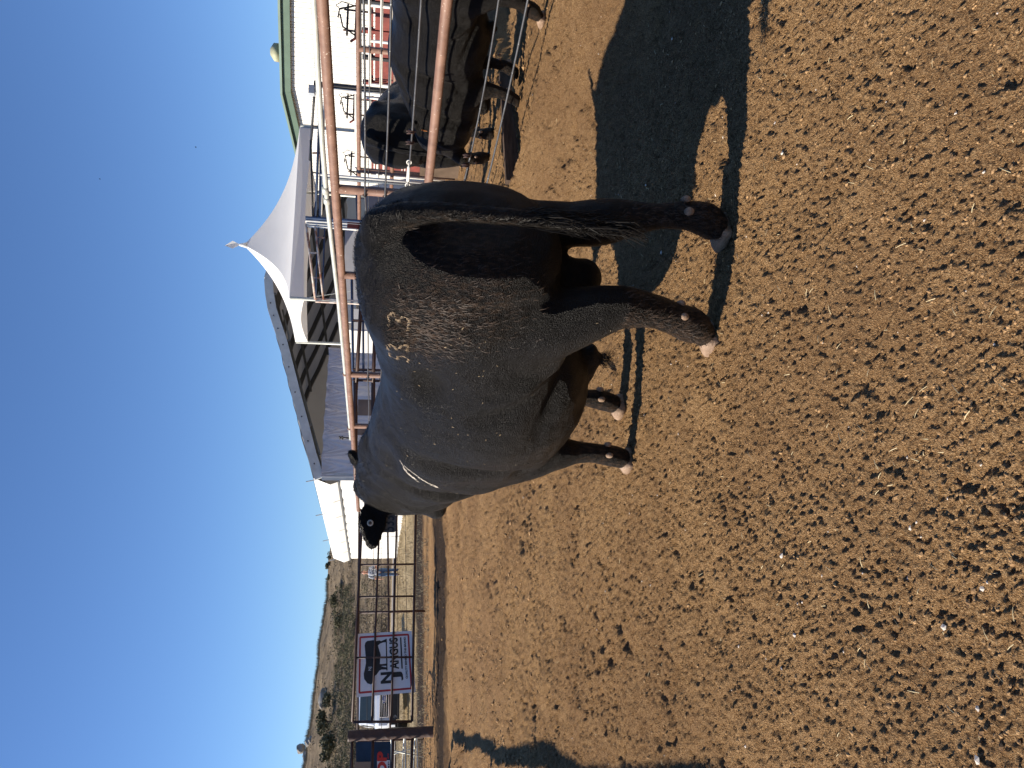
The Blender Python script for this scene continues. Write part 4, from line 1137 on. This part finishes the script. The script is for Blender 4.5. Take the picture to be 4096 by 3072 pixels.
# ------------------------------------------------------------------ banners and signs with their print
def text_tris(txt, font_size=1.0, bold=0.0):
    cu = bpy.data.curves.new('t', 'FONT'); cu.body = txt; cu.size = font_size; cu.offset = bold; cu.resolution_u = 3
    o = bpy.data.objects.new('t', cu); COL.objects.link(o)
    dg = bpy.context.evaluated_depsgraph_get(); dg.update()
    me = bpy.data.meshes.new_from_object(o.evaluated_get(dg))
    vs = [tuple(v.co[:2]) for v in me.vertices]; fs = [tuple(p.vertices) for p in me.polygons]
    bpy.data.objects.remove(o); bpy.data.curves.remove(cu); bpy.data.meshes.remove(me)
    x0 = min(v[0] for v in vs); x1 = max(v[0] for v in vs); y0 = min(v[1] for v in vs); y1 = max(v[1] for v in vs)
    return [((x-x0)/(x1-x0), (y-y0)/(y1-y0)) for x, y in vs], fs
class Board:
    """a cloth or board with corners TL TR BL BR; print is laid on it in 0..1 coordinates, v downwards"""
    def __init__(s, TL, TR, BL, BR, wave=.0):
        s.c = (TL, TR, BL, BR); s.wave = wave
        s.n = (TR-TL).cross(BL-TL).normalized()
        if s.n.dot(Vector((0, 0, CAMH))-TL) < 0: s.n = -s.n
    def P(s, u, v, off=0.0):
        TL, TR, BL, BR = s.c
        p = TL.lerp(TR, u).lerp(BL.lerp(BR, u), v)
        return p + s.n*(off + s.wave*(math.sin(u*7+v*2)+.6*math.sin(v*9-u*4)))
    def rect(s, mb, u0, u1, v0, v1, off, nu=10, nv=2):
        quad_strip(mb, [[s.P(u0+(u1-u0)*i/nu, v0+(v1-v0)*j/nv, off) for i in range(nu+1)] for j in range(nv+1)])
    def poly(s, pts, off, name, mat, par):
        bm = bmesh.new(); vs = [bm.verts.new((u, -v, 0)) for u, v in pts]; f = bm.faces.new(vs)
        bmesh.ops.triangulate(bm, faces=[f]); bmesh.ops.subdivide_edges(bm, edges=bm.edges, cuts=1, use_grid_fill=True)
        for v_ in bm.verts: v_.co = s.P(v_.co.x, -v_.co.y, off)
        me = bpy.data.meshes.new(name); bm.to_mesh(me); bm.free(); return link_mesh(name, me, mat, par)
    def text(s, txt, u0, u1, v0, v1, off, name, mat, par, bold=0.0):
        vs, fs = text_tris(txt, 1, bold)
        mb = MB(); mb.add([s.P(u0+(u1-u0)*x, v1+(v0-v1)*y, off) for x, y in vs], fs); return mb.build(name, mat, par)
M['banner_white'] = simple('banner_vinyl', (.72, .72, .75), .5, .35, 0, .08, 2)
M['ink'] = simple('black_ink', (.022, .024, .028), .5, .3, 0, .2, 3)
M['ink_red'] = simple('red_ink', (.42, .035, .04), .5, .3, 0, .15, 3)
bn = empty('banner', on_g(1440, 2660, .1), 'white cattle ranch banner with red border and black bull silhouette tied behind the gate', 'banner')
Bd = Board(on_g(1425, 2789, .12), on_g(1430, 2535.5, .12), on_g(1663, 2768.5, .12), on_g(1647, 2523, .12), .006)
mb = MB(); Bd.rect(mb, 0, 1, 0, 1, 0, 20, 14); mb.build('cloth', M['banner_white'], bn)
mb = MB(); e = .030
u0, u1, v0, v1 = .05, .955, .035, .945
for (a_, b_, c_, d_) in ((u0, u0+e, v0+e, v1-e), (u1-e, u1, v0+e, v1-e), (u0+e, u1-e, v0, v0+e), (u0+e, u1-e, v1-e, v1)): Bd.rect(mb, a_, b_, c_, d_, .006, 8, 8)
for (cx, cy, q) in ((u0+e, v0+e, 2), (u1-e, v0+e, 3), (u1-e, v1-e, 0), (u0+e, v1-e, 1)):
    th = [q*math.pi/2 + math.pi/2*i/6 for i in range(7)]
    mb.add([Bd.P(cx, cy, .006)] + [Bd.P(cx+math.cos(t)*e, cy+math.sin(t)*e, .006) for t in th], [(0, i+1, i+2) for i in range(6)])
mb.build('red_border', M['ink_red'], bn)
sil = [(.18,.24),(.20,.185),(.245,.15),(.27,.13),(.30,.125),(.356,.12),(.41,.135),(.52,.157),(.62,.152),(.706,.143),(.806,.132),(.85,.145),(.875,.18),(.882,.29),(.875,.34),(.865,.30),(.862,.33),(.872,.40),(.858,.43),(.885,.515),(.835,.515),(.835,.47),(.82,.41),(.79,.37),(.74,.385),(.63,.42),(.56,.405),(.49,.40),(.485,.43),(.49,.515),(.455,.515),(.457,.43),(.448,.43),(.43,.515),(.395,.515),(.40,.43),(.385,.39),(.33,.345),(.30,.30),(.256,.285),(.22,.29),(.195,.275)]
Bd.poly(sil, .006, 'bull_silhouette', M['ink'], bn)
Bd.text('NJ', .40, .455, .20, .265, .010, 'small_initials', M['banner_white'], bn)
mb = MB(); Bd.rect(mb, .38, .89, .512, .532, .0105); mb.build('ground_line', M['ink'], bn)
Bd.text('ANGUS', .39, .90, .575, .735, .006, 'breed_name', M['ink'], bn, .03)
mb = MB(); Bd.rect(mb, .39, .90, .775, .80, .006); mb.build('underline', M['ink'], bn)
Bd.text('N', .175, .355, .41, .60, .006, 'large_initial', M['ink'], bn, .045)
Bd.text('J', .20, .345, .625, .80, .006, 'large_initial', M['ink'], bn, .045)
Bd.text('QUALITY BEHIND THE BRAND', .225, .90, .842, .885, .006, 'motto', M['ink'], bn, .03)

sg = empty('shop_banner', on_a(1500, 3020, GA+.9), 'dark blue banner with big red SHOP lettering behind the rails at the left edge', 'banner')
def on_b(px, py): return on_a(px, py, GA+.9)
Sb = Board(on_b(1428, 3200), on_b(1423, 2968), on_b(1566, 3204), on_b(1562, 2966), .01)
M['blue_cloth'] = simple('dark_blue_cloth', (.025, .055, .10), .7, .2, 0, .3, 3)
mb = MB(); Sb.rect(mb, 0, 1, 0, 1, 0, 12, 8); mb.build('cloth', M['blue_cloth'], sg)
mb = MB(); Sb.rect(mb, 0, .68, .60, .97, .006, 8, 4); mb.build('white_strip', M['banner_white'], sg)
M['sign_red'] = simple('bright_red_ink', (.55, .045, .04), .5, .3, 0, .1, 3)
Sb.text('SHOP', .02, .83, .60, .885, .012, 'lettering', M['sign_red'], sg, .05)
Sb.text('EMP', .42, .66, .915, .955, .012, 'small_lettering', M['ink'], sg, .02)
Sb.text('AN', .70, .79, .90, .945, .012, 'small_lettering', M['sign_red'], sg, .02)
cb = Board(on_b(1420, 3120), on_b(1419, 3048), on_b(1486, 3120), on_b(1484, 3046), .0); mb = MB()
quad_strip(mb, [[cb.P(0, 0, .05), cb.P(1, 0, .05)], [cb.P(0, 1, .05), cb.P(1, 1, .05)], [cb.P(0, 1, .03), cb.P(1, 1, .03)], [cb.P(0, 0, .03), cb.P(1, 0, .03)], [cb.P(0, 0, .05), cb.P(1, 0, .05)]])
tag(mb.build('cardboard', simple('cardboard', (.30, .23, .17), .9, .1, 0, .15, 3)), 'brown cardboard sheet hung over the blue banner at the left edge', 'cardboard')
# wheel rails of a hay feeder beyond the left rails
fd = empty('hay_feeder', on_a(1620, 3010, GA+2.0), 'round grey pipe hay feeder beyond the rails at the far left', 'feeder')
fc = on_a(1600, 3110, GA+2.2); fc.z = .15
for (r, z) in ((1.0, .15), (1.0, .45), (1.0, .8)):
    m_ = MB(); m_.tube([fc+Vector((math.cos(t)*r, math.sin(t)*r, z)) for t in np.linspace(0, 2*math.pi, 33)], .022, 8); m_.build('ring', M['galv'], fd, True)
for k in range(10):
    t = 2*math.pi*k/10; m_ = MB(); m_.tube([fc+Vector((math.cos(t), math.sin(t), .0)), fc+Vector((math.cos(t+.22), math.sin(t+.22), .8))], .018, 8); m_.build('bar', M['galv'], fd, True)

# ------------------------------------------------------------------ pickup truck facing the pens
tc = on_y(1560, 2812, 30.5); TZ = gz(tc.x, tc.y)
truck = empty('pickup_truck', (tc.x, tc.y, TZ), 'white pickup truck with black grille facing the pens, half hidden by the banner', 'truck')
yawt = math.atan2(-tc.y, -tc.x)             # nose towards the pens
truck.rotation_euler = (0, 0, yawt+.06)
M['paint'] = simple('white_car_paint', (.62, .66, .72), .22, .5, 0, .03, 1)
M['glass'] = simple('windscreen_glass', (.055, .075, .075), .08, .8, 0, .3, 1)
M['chrome'] = simple('chrome', (.75, .76, .78), .15, .5, 1.0, .05, 2)
M['tyre'] = simple('tyre', (.02, .02, .02), .8, .2, 0, .2, 9)
M['lamp'] = simple('headlamp', (.80, .82, .85), .08, .8, 0, .1, 8)
def xs_loft(rows):          # rows of (x, [(y,z)...]) closed sections
    vs = []; fs = []; n = len(rows[0][1])
    for x, sec in rows:
        vs += [(x, y, z) for y, z in sec]
    for i in range(len(rows)-1):
        for k in range(n): fs.append((i*n+k, i*n+(k+1)%n, (i+1)*n+(k+1)%n, (i+1)*n+k))
    fs.append(tuple(range(n-1, -1, -1))); fs.append(tuple((len(rows)-1)*n+k for k in range(n))); return vs, fs
def sec(w, zb, zt, rt=.1, tum=.0):
    return [(-w, zb), (w, zb), (w, (zb+zt)/2), (w-tum, zt-rt), (w-tum-rt*1.4, zt), (0, zt+.03), (-w+tum+rt*1.4, zt), (-w+tum, zt-rt), (-w, (zb+zt)/2)]
def tpart(name, mb, mat, smooth=False): return mb.build(name, mat, truck, smooth, True)
mb = MB(); mb.add(*xs_loft([(2.85, sec(.86, .52, 1.06, .06, .05)), (2.70, sec(.98, .48, 1.16, .07, .05)), (1.75, sec(1.0, .46, 1.24, .08, .05)), (1.55, sec(1.0, .46, 1.22, .05)), (-3.0, sec(1.0, .50, 1.22, .05))])); tpart('body', mb, M['paint'])
mb = MB(); mb.add(*xs_loft([(1.55, sec(.90, 1.2, 1.26, .03)), (.85, sec(.86, 1.2, 1.86, .07, .08)), (.3, sec(.85, 1.2, 1.94, .07, .1)), (-1.0, sec(.85, 1.2, 1.93, .07, .1)), (-1.25, sec(.86, 1.2, 1.80, .07, .08))])); tpart('cab', mb, M['paint'])
mb = MB(); mb.add([(1.53, -.80, 1.285), (1.53, .80, 1.285), (.90, .70, 1.83), (.90, -.70, 1.83)], [(0,1,2,3)]); ws = tpart('windscreen', mb, M['glass']); ws.location = (.03, 0, .01)
for s in (-1, 1):
    mb = MB(); mb.add([(1.2, s*.90, 1.28), (.0, s*.90, 1.28), (.05, s*.82, 1.80), (.75, s*.82, 1.80)], [(0,1,2,3)]); tpart('side_window', mb, M['glass'])
    mb = MB(); mb.ell((1.15, s*1.13, 1.36), (.07, .11, .14)); mb.tube([(1.18, s*.95, 1.28), (1.16, s*1.08, 1.30)], .025, 6); tpart('mirror', mb, M['black'], True)
    mb = MB(); mb.box((2.80, s*.80, .99), .10, .28, .20); mb.box((2.83, s*.86, .84), .06, .16, .12); tpart('headlight', mb, M['lamp'])
    mb = MB(); mb.tube([(2.92, s*.66, .50), (3.0, s*.66, .50)], .06, 10); tpart('fog_lamp', mb, M['lamp'])
    for x in (1.95, -1.9):
        mb = MB(); mb.tube([(x, s*.78, .36), (x, s*.80, .36), (x, s*1.0, .36), (x, s*1.02, .36)], [.33, .37, .37, .33], 20); w_ = tpart('wheel', mb, M['tyre'], True)
        mb = MB(); mb.tube([(x, s*1.0, .36), (x, s*1.03, .36)], .21, 14); r_ = mb.build('rim', M['chrome'], w_, True, True)
mb = MB(); mb.box((2.84, 0, .90), .08, 1.30, .34); tpart('grille', mb, M['black'])
mb = MB()
for z in (.745, 1.075): mb.box((2.885, 0, z), .05, 1.34, .035)
for s in (-1, 1): mb.box((2.885, s*.66, .91), .05, .035, .33)
for z in (.83, .91, .99): mb.box((2.885, 0, z), .02, 1.24, .018)
tpart('grille_trim', mb, M['chrome'])
mb = MB(); mb.ell((2.905, 0, .92), (.02, .19, .08), None, 20, 9); bdg = tpart('badge', mb, simple('badge_blue', (.02, .06, .25), .3, .5, 0, .1, 3), True)
mb = MB(); mb.tube([(2.92, math.cos(t)*.18, .92+math.sin(t)*.073) for t in np.linspace(0, 2*math.pi, 25)], .008, 5); mb.build('badge_rim', M['chrome'], bdg, False, True)
vs, fs = text_tris('Ford'); mb = MB(); mb.add([(2.93, -.12+.24*x, .88+.08*y) for x, y in vs], fs); mb.build('badge_script', M['chrome'], bdg, False, True)
mb = MB(); mb.box((2.90, 0, .56), .20, 1.86, .22); mb.box((2.93, 0, .40), .10, 1.5, .12); tpart('bumper', mb, M['black'])
mb = MB(); mb.box((3.005, 0, .66), .03, 1.80, .03); tpart('bumper_trim', mb, M['chrome'])

# ------------------------------------------------------------------ person by the hall
pp = on_y(1593, 2288, 36.5); PZ = gz(pp.x, pp.y)
person = empty('person', (pp.x, pp.y, PZ), 'person in patterned pale shirt and blue jeans standing at the white hall end', 'person')
person.scale = (1.05,)*3
person.rotation_euler = (0, 0, math.radians(-78))
mb = MB()
def fig(pts, n=12): limb(mb, pts, n)
fig([(0,0,.86,.11,.16), (.0,0,.98,.11,.15), (0,0,1.12,.11,.155), (0,0,1.28,.12,.18), (0,0,1.40,.10,.19), (0,0,1.46,.06,.10), (0,0,1.55,.055,.06), (.01,0,1.60,.06,.06)])
mb.ell((.02,0,1.66), (.095,.078,.12)); mb.ell((.115,0,1.65), (.02,.015,.025)); mb.ell((.02,.08,1.65), (.02,.012,.03)); mb.ell((.02,-.08,1.65), (.02,.012,.03)); mb.ell((.05,0,1.57), (.055,.05,.03))
for s in (-1, 1):
    fig([(0,s*.09,.93,.10,.095), (.01,s*.10,.72,.085,.08), (.02,s*.10,.50,.06,.06), (.0,s*.10,.34,.06,.055), (-.01,s*.105,.12,.042,.04), (0,s*.105,.07,.05,.045)])
    fig([(.02,s*.105,.10,.04,.04), (.05,s*.11,.05,.05,.045), (.14,s*.12,.035,.045,.03)], 10)
fig([(0,.19,1.40,.06,.055), (.0,.24,1.25,.05,.05), (.03,.28,1.10,.042,.042), (.16,.26,1.05,.035,.035), (.26,.22,1.08,.03,.03)])
fig([(0,-.19,1.40,.06,.055), (-.01,-.25,1.22,.05,.05), (0,-.29,1.05,.04,.042), (.05,-.31,.90,.033,.033), (.07,-.31,.84,.03,.03)])
def hand(o_, d_, n_):
    o_ = Vector(o_); d_ = Vector(d_).normalized(); n_ = Vector(n_).normalized(); s_ = d_.cross(n_)
    mb.beam(o_, o_+d_*.09, .08, .03, n_)
    for k, L in enumerate((.06, .075, .07, .055)):
        a_ = o_+d_*.085+s_*(.028-.019*k); b2 = a_+d_*L*.55+n_*.006; mb.tube([a_-d_*.02, b2, b2+d_*L*.4+n_*.02], [.010, .009, .007], 7)
    a_ = o_+d_*.03+s_*.035; mb.tube([a_-s_*.01, a_+s_*.03+d_*.03, a_+s_*.03+d_*.06+n_*.01], [.012, .010, .008], 7)
hand((.26,.22,1.08), (1,-.2,.1), (0,0,-1)); hand((.07,-.31,.84), (.2,0,-1), (0,1,0))
pm = remesh(mb, .0125, 2, 'body'); link_mesh('body', pm, simple('skin', (.45, .22, .15), .5, .3, 0, .15, 9), person, True, False)
mb = MB()
fig([(0,0,.90,.125,.175), (0,0,1.0,.125,.165), (0,0,1.14,.122,.168), (0,0,1.28,.132,.195), (0,0,1.41,.105,.20), (0,0,1.465,.065,.09)])
fig([(0,.18,1.42,.07,.065), (.0,.23,1.28,.065,.062), (.015,.27,1.16,.06,.06)]); fig([(0,-.18,1.42,.07,.065), (-.01,-.24,1.26,.065,.062), (0,-.27,1.14,.06,.06)])
sm, nt, b = newmat('patterned_shirt', .8, .1); n1 = noise(nt, coord(nt), 22, 3, .7)
nt.links.new(ramp(nt, n1.outputs['Fac'], [(.45, (.10, .12, .18)), (.52, (.62, .64, .66))]).outputs[0], b.inputs['Base Color'])
link_mesh('shirt', remesh(mb, .016, 2, 'shirt'), sm, person, True, False)
mb = MB()
for s in (-1, 1): fig([(0,s*.07,.97,.125,.105), (.01,s*.10,.80,.11,.10), (.015,s*.10,.60,.085,.08), (.02,s*.10,.45,.075,.07), (.0,s*.10,.28,.075,.068), (0,s*.105,.10,.068,.06)])
link_mesh('jeans', remesh(mb, .016, 2, 'jeans'), simple('denim', (.07, .12, .22), .85, .1, 0, .35, 9), person, True, False)
mb = MB(); mb.ell((-.01,0,1.70), (.10,.088,.10)); hm_ = mb.build('hair', simple('dark_hair', (.03, .02, .015), .6, .3, 0, .3, 20), person, True, True)
for s in (-1, 1): mb = MB(); mb.ell((.05, s*.115, .04), (.15, .055, .05)); mb.build('boot', M['black'], person, True, True)
mb = MB(); mb.tube([(.34,.20,1.09), (.36,.20,1.14), (.40,.18,1.05), (.36,.16,.95), (.42,.14,.88)], .014, 7); tag(mb.build('rope_halter', M['black'], None, True), 'short dark strap held in the hand of the person by the hall', 'strap')
rh = bpy.data.objects['rope_halter']; rh.matrix_world = Matrix.Translation(person.location) @ Matrix.Rotation(math.radians(-78), 4, 'Z')

# ------------------------------------------------------------------ the other bulls, behind the fence
def bend(x0, x1, dz, dy=0.0):
    def f(co):
        t = sstep(co[:, 0], x0, x1); out = co.copy(); out[:, 2] -= dz*t; out[:, 1] += dy*t; return out
    return f
H2 = head_matrix((2.13, .0, 1.53), 0.2, math.radians(35))
p2 = Vector((2.85, 8.6, 0)); z2 = .22
b2r, b2b, b2m = make_bull('bull', (p2.x, p2.y, z2), math.radians(57), 'black bull behind the fence with cable shadows across its rounded hindquarters', M, H2, legs_default(), voxel=.022, smooth=5, curve=bend(.8, 2.2, .45))
H3 = head_matrix((2.08, .08, 1.50), math.radians(50), math.radians(48))
p3 = Vector((3.45, 6.25, 0)); z3 = .13
b3r, b3b, b3m = make_bull('bull', (p3.x, p3.y, z3), math.radians(104), 'black bull behind the fence at the right edge with its head lowered', M, H3, legs_default(), voxel=.020, smooth=5, curve=bend(1.0, 2.2, .60, .42))
for r_ in (b3r,): r_.scale = (.88, .88, .88); r_.rotation_euler = (0, math.radians(-5.5), math.radians(104))
# ear tag and tag pin on the third bull
ev = H3 @ Vector((0, .28, -.06)); ev = Vector(bend(1.0, 2.2, .60, .42)(np.array([ev]))[0])
mb = MB(); mb.box(ev+Vector((-.04, .0, -.04)), .006, .05, .07); mb.build('ear_tag', simple('orange_tag', (.55, .20, .06), .5, .3, 0, .1, 3), b3r, False, True)

# ------------------------------------------------------------------ coat details of the near bull
tri = BVHTree.FromPolygons([v.co.copy() for v in bme.vertices], [tuple(p.vertices) for p in bme.polygons])
def on_coat(x, z, dirv=(0, -1, -.35)):
    d = Vector(dirv).normalized(); o_ = Vector((x, 0, z)) - d*1.2
    o_ = Vector((x, .9, z)) - Vector((0, 0, -.35*.55)) if False else Vector((x, 0.0, z)) - d*1.0
    h = tri.ray_cast(o_, d); return h[0], h[1]
def side_hit(x, z):
    h = tri.ray_cast(Vector((x, 1.5, z)), Vector((0, -1, 0))); return h[0], h[1]
M['singed'] = simple('singed_hair', (.33, .24, .15), .7, .2, 0, .4, 60)
dig = {'5': [(1,1),(.15,.98),(.1,.58),(.6,.62),(.95,.36),(.7,.05),(.1,.08)], '3': [(.1,.95),(.6,1),(.9,.8),(.45,.56),(.95,.3),(.7,.03),(.1,.1)]}
for ch, cx, cz in (('5', .185, 1.392), ('3', .078, 1.402), ('3', -.038, 1.402)):
    pts = dig[ch]; brand = MB()
    for (a_, b_) in zip(pts, pts[1:]):
        n_ = int(math.hypot(b_[0]-a_[0], b_[1]-a_[1])*24)
        for i in range(n_):
            t = random.random(); u = a_[0]+(b_[0]-a_[0])*t; v = a_[1]+(b_[1]-a_[1])*t
            x = cx-(u-.5)*.070+random.gauss(0, .0018); z = cz+(v-.5)*.080+random.gauss(0, .0018)
            p, nn = side_hit(x, z)
            if p is None: continue
            f = Vector((random.gauss(0, .4), 0, -1)); f = (f-nn*f.dot(nn)).normalized(); f = (f+nn*.15).normalized()
            s_ = f.cross(nn)*.0013; q = p+nn*.002; k = len(brand.v); L = random.uniform(.008, .018)
            brand.v += [tuple(q+s_), tuple(q-s_), tuple(q+f*L)]; brand.f.append((k, k+1, k+2))

    brand.build('brand_digit', M['singed'], bull, False, True)
scr = MB()
for line in ([(1.142,1.354),(1.208,1.319),(1.275,1.257)], [(1.165,1.332),(1.197,1.278),(1.244,1.217),(1.283,1.172),(1.325,1.15)], [(1.20,1.335),(1.235,1.30),(1.25,1.27)], [(1.30,1.19),(1.335,1.150)]):
    for a_, b_ in zip(line, line[1:]):
        for i in range(26):
            t = random.random(); p, nn = side_hit(a_[0]+(b_[0]-a_[0])*t+random.gauss(0, .0022), a_[1]+(b_[1]-a_[1])*t+random.gauss(0, .0022))
            if p is None: continue
            f = Vector((b_[0]-a_[0], 0, b_[1]-a_[1])).normalized(); f = (f-nn*f.dot(nn)).normalized(); s_ = f.cross(nn)*.0014; q = p+nn*.003; k = len(scr.v); L = random.uniform(.01, .024)
            scr.v += [tuple(q+s_), tuple(q-s_), tuple(q+f*L)]; scr.f.append((k, k+1, k+2))
scr.build('pale_scratch', simple('scurf', (.52, .47, .40), .7, .2, 0, .2, 60), bull, False, True)

def flow(p):
    if p.x < .35 and p.z > .6: return (-.25, 0, -1)
    if p.z < .6: return (-.1, 0, -1)
    if p.x > 1.45: return (-.2, 0, -1)
    return (-.8, 0, -.6)
def on_tail(p): return (p.x < -.30 and -.05 < p.y < .13)
strands(bme, 40000, lambda p, n: (1.0 if p.z > .3 else .4)*(0 if on_tail(p) else 1), .013, .0012, flow, 3, .08).build('coat_hair', M['fine_hair'], bull, False, True)
strands(bme, 3000, lambda p, n: 0 if on_tail(p) else max(0, 1-abs(p.z-1.15)/.33)*max(0, min(1, (.12-p.x)/.2))*(.6 if p.y > .05 else .1) + (1.2 if (p.z < .52 and p.x < .2) else 0) + (2.0*math.exp(-((p.x+.02)/.13)**2-((p.z-1.30)/.11)**2) if p.y > 0 else 0), .036, .0024, flow, 5, .20, .7).build('dusty_rump_hair', M['dusty_hair'], bull, False, True)
strands(bme, 3800, lambda p, n: (1 if on_tail(p) else 0) + (1.0 if (p.z > 1.49 and p.x < .1) else 0)*.5, .034, .0018, lambda p: (-.3, random.uniform(-.5, .5), -1.0) if p.z < 1.4 else (-1, random.uniform(-.3, .3), .1), 8, .28).build('tail_hair', M['hair'], bull, False, True)
strands(bme, 1500, lambda p, n: (1.0 if (p.z > 1.50 and p.x > 1.5) else 0) + (.35 if (p.x > 2.0 and p.y > .2) else 0), .028, .0022, lambda p: (-.5, random.uniform(-.5, .5), .2), 9, .4).build('poll_hair', M['hair'], bull, False, True)
# switch: long hanks at the end of the tail
mb = MB()
for i in range(380):
    z0 = random.uniform(.62, .98); y0 = random.gauss(.062, .017); x0 = -.38+random.gauss(0, .012)+max(0, (.9-z0))*.06
    L = random.uniform(.12, .24); sw = random.gauss(0, .018); pts = [Vector((x0, y0, z0)), Vector((x0-.012+random.gauss(0, .006), y0+sw*.6+random.gauss(0, .006), z0-L*.5)), Vector((x0+.015+random.gauss(0, .01), y0+sw+.01+random.gauss(0, .008), max(.47, z0-L)))]
    mb.tube(pts, [.0022, .0017, .0006], 4, False)
mb.build('tail_switch', M['hair'], bull, False, True)
mb = MB()
for i in range(70):
    a_ = random.uniform(0, 6.28); r = random.uniform(0, .03); p = Vector((.62+math.cos(a_)*r, math.sin(a_)*r, .385)); mb.tube([p, p+Vector((random.gauss(0,.02), random.gauss(0,.02), -.035)), p+Vector((random.gauss(0,.045), random.gauss(0,.045), -random.uniform(.05,.10)))], [.0016, .0012, .0004], 4, False)
mb.build('sheath_hair', M['hair'], bull, False, True)
# flecks of straw and dirt stuck in the coat
mb = MB()
for i in range(70):
    x = random.uniform(-.1, 1.7); z = random.uniform(.55, 1.45); p, nn = side_hit(x, z)
    if p is None: continue
    L = random.uniform(.003, .011); d = Vector((random.gauss(0,1), 0, random.gauss(0,1))).normalized(); d = (d-nn*d.dot(nn)).normalized(); s_ = d.cross(nn)*random.uniform(.001, .002); q = p+nn*.004; k = len(mb.v)
    mb.v += [tuple(q+s_), tuple(q-s_), tuple(q+d*L-s_*.6), tuple(q+d*L+s_*.6)]; mb.f.append((k, k+1, k+2, k+3))
mb.build('straw_flecks', simple('chaff', (.34, .26, .16), .8, .2, 0, .3, 30), bull, False, True)

# ear tag under the left ear and round tag button
E0 = Vector((2.155, .285, 1.395)); ex = Vector((-.40, -.92, 0)).normalized(); ez = Vector((.12, -.05, .99)).normalized(); en = ex.cross(ez).normalized()
if en.x > 0: en = -en
mb = MB()
w2, h2, rr = .056, .05, .012
cs = []
for (sx, sz, q) in ((1, 1, 0), (-1, 1, 1), (-1, -1, 2), (1, -1, 3)):
    for i in range(5):
        t = q*math.pi/2+math.pi/2*i/4; cs.append((sx*(w2-rr)+math.cos(t)*rr, sz*(h2-rr)+math.sin(t)*rr))
fr = [E0+ex*a_+ez*b_+en*.002 for a_, b_ in cs]; bk = [E0+ex*a_+ez*b_-en*.002 for a_, b_ in cs]; n_ = len(cs)
mb.add(fr+bk, [tuple(range(n_)), tuple(range(2*n_-1, n_-1, -1))] + [(i, i+n_, (i+1)%n_+n_, (i+1)%n_) for i in range(n_)])
tg = mb.build('ear_tag', simple('worn_black_tag', (.12, .105, .095), .55, .35, 0, .25, 30), bull, False, True)
vs, fs = text_tris('533', 1, .02); mb = MB(); mb.add([E0+ex*(-.048+.096*x)+ez*(-.042+.07*y)+en*.0045 for x, y in vs], fs)
if True: mb.build('tag_number', M['ink'], tg, False, True)
Bc = Vector((2.14, .285, 1.50)) + en*.034
mb = MB(); mb.tube([Bc+en*.0, Bc+en*.006, Bc+en*.008], [.020, .020, .016], 20); bt = mb.build('tag_button', simple('cream_plastic', (.55, .48, .38), .5, .4, 0, .2, 40), bull, True, True)
mb = MB(); mb.tube([Bc+en*.0085, Bc+en*.0095], [.011, .011], 16); mb.build('button_ring', simple('brown_dirt', (.12, .08, .06), .7, .2), bt, True, True)

# two birds far up in the sky
for (px, py, Y, lb) in ((784, 589, 90, 'tiny dark bird in the sky nearer the marquee peak'), (400, 716, 110, 'tiny dark bird higher up in the open blue sky')):
    c_ = on_y(px, py, Y); mb = MB()
    mb.ell(c_, (.10, .035, .035), None, 8, 6)
    for s in (-1, 1):
        mb.add([c_+Vector((.05, s*.02, .01)), c_+Vector((-.05, s*.02, .01)), c_+Vector((-.03, s*.16, .07)), c_+Vector((.0, s*.28, .02)), c_+Vector((.05, s*.15, .07))], [(0,1,2,4), (4,2,3)])
    tag(mb.build('bird', M['black']), lb, 'bird', 'birds in the sky')
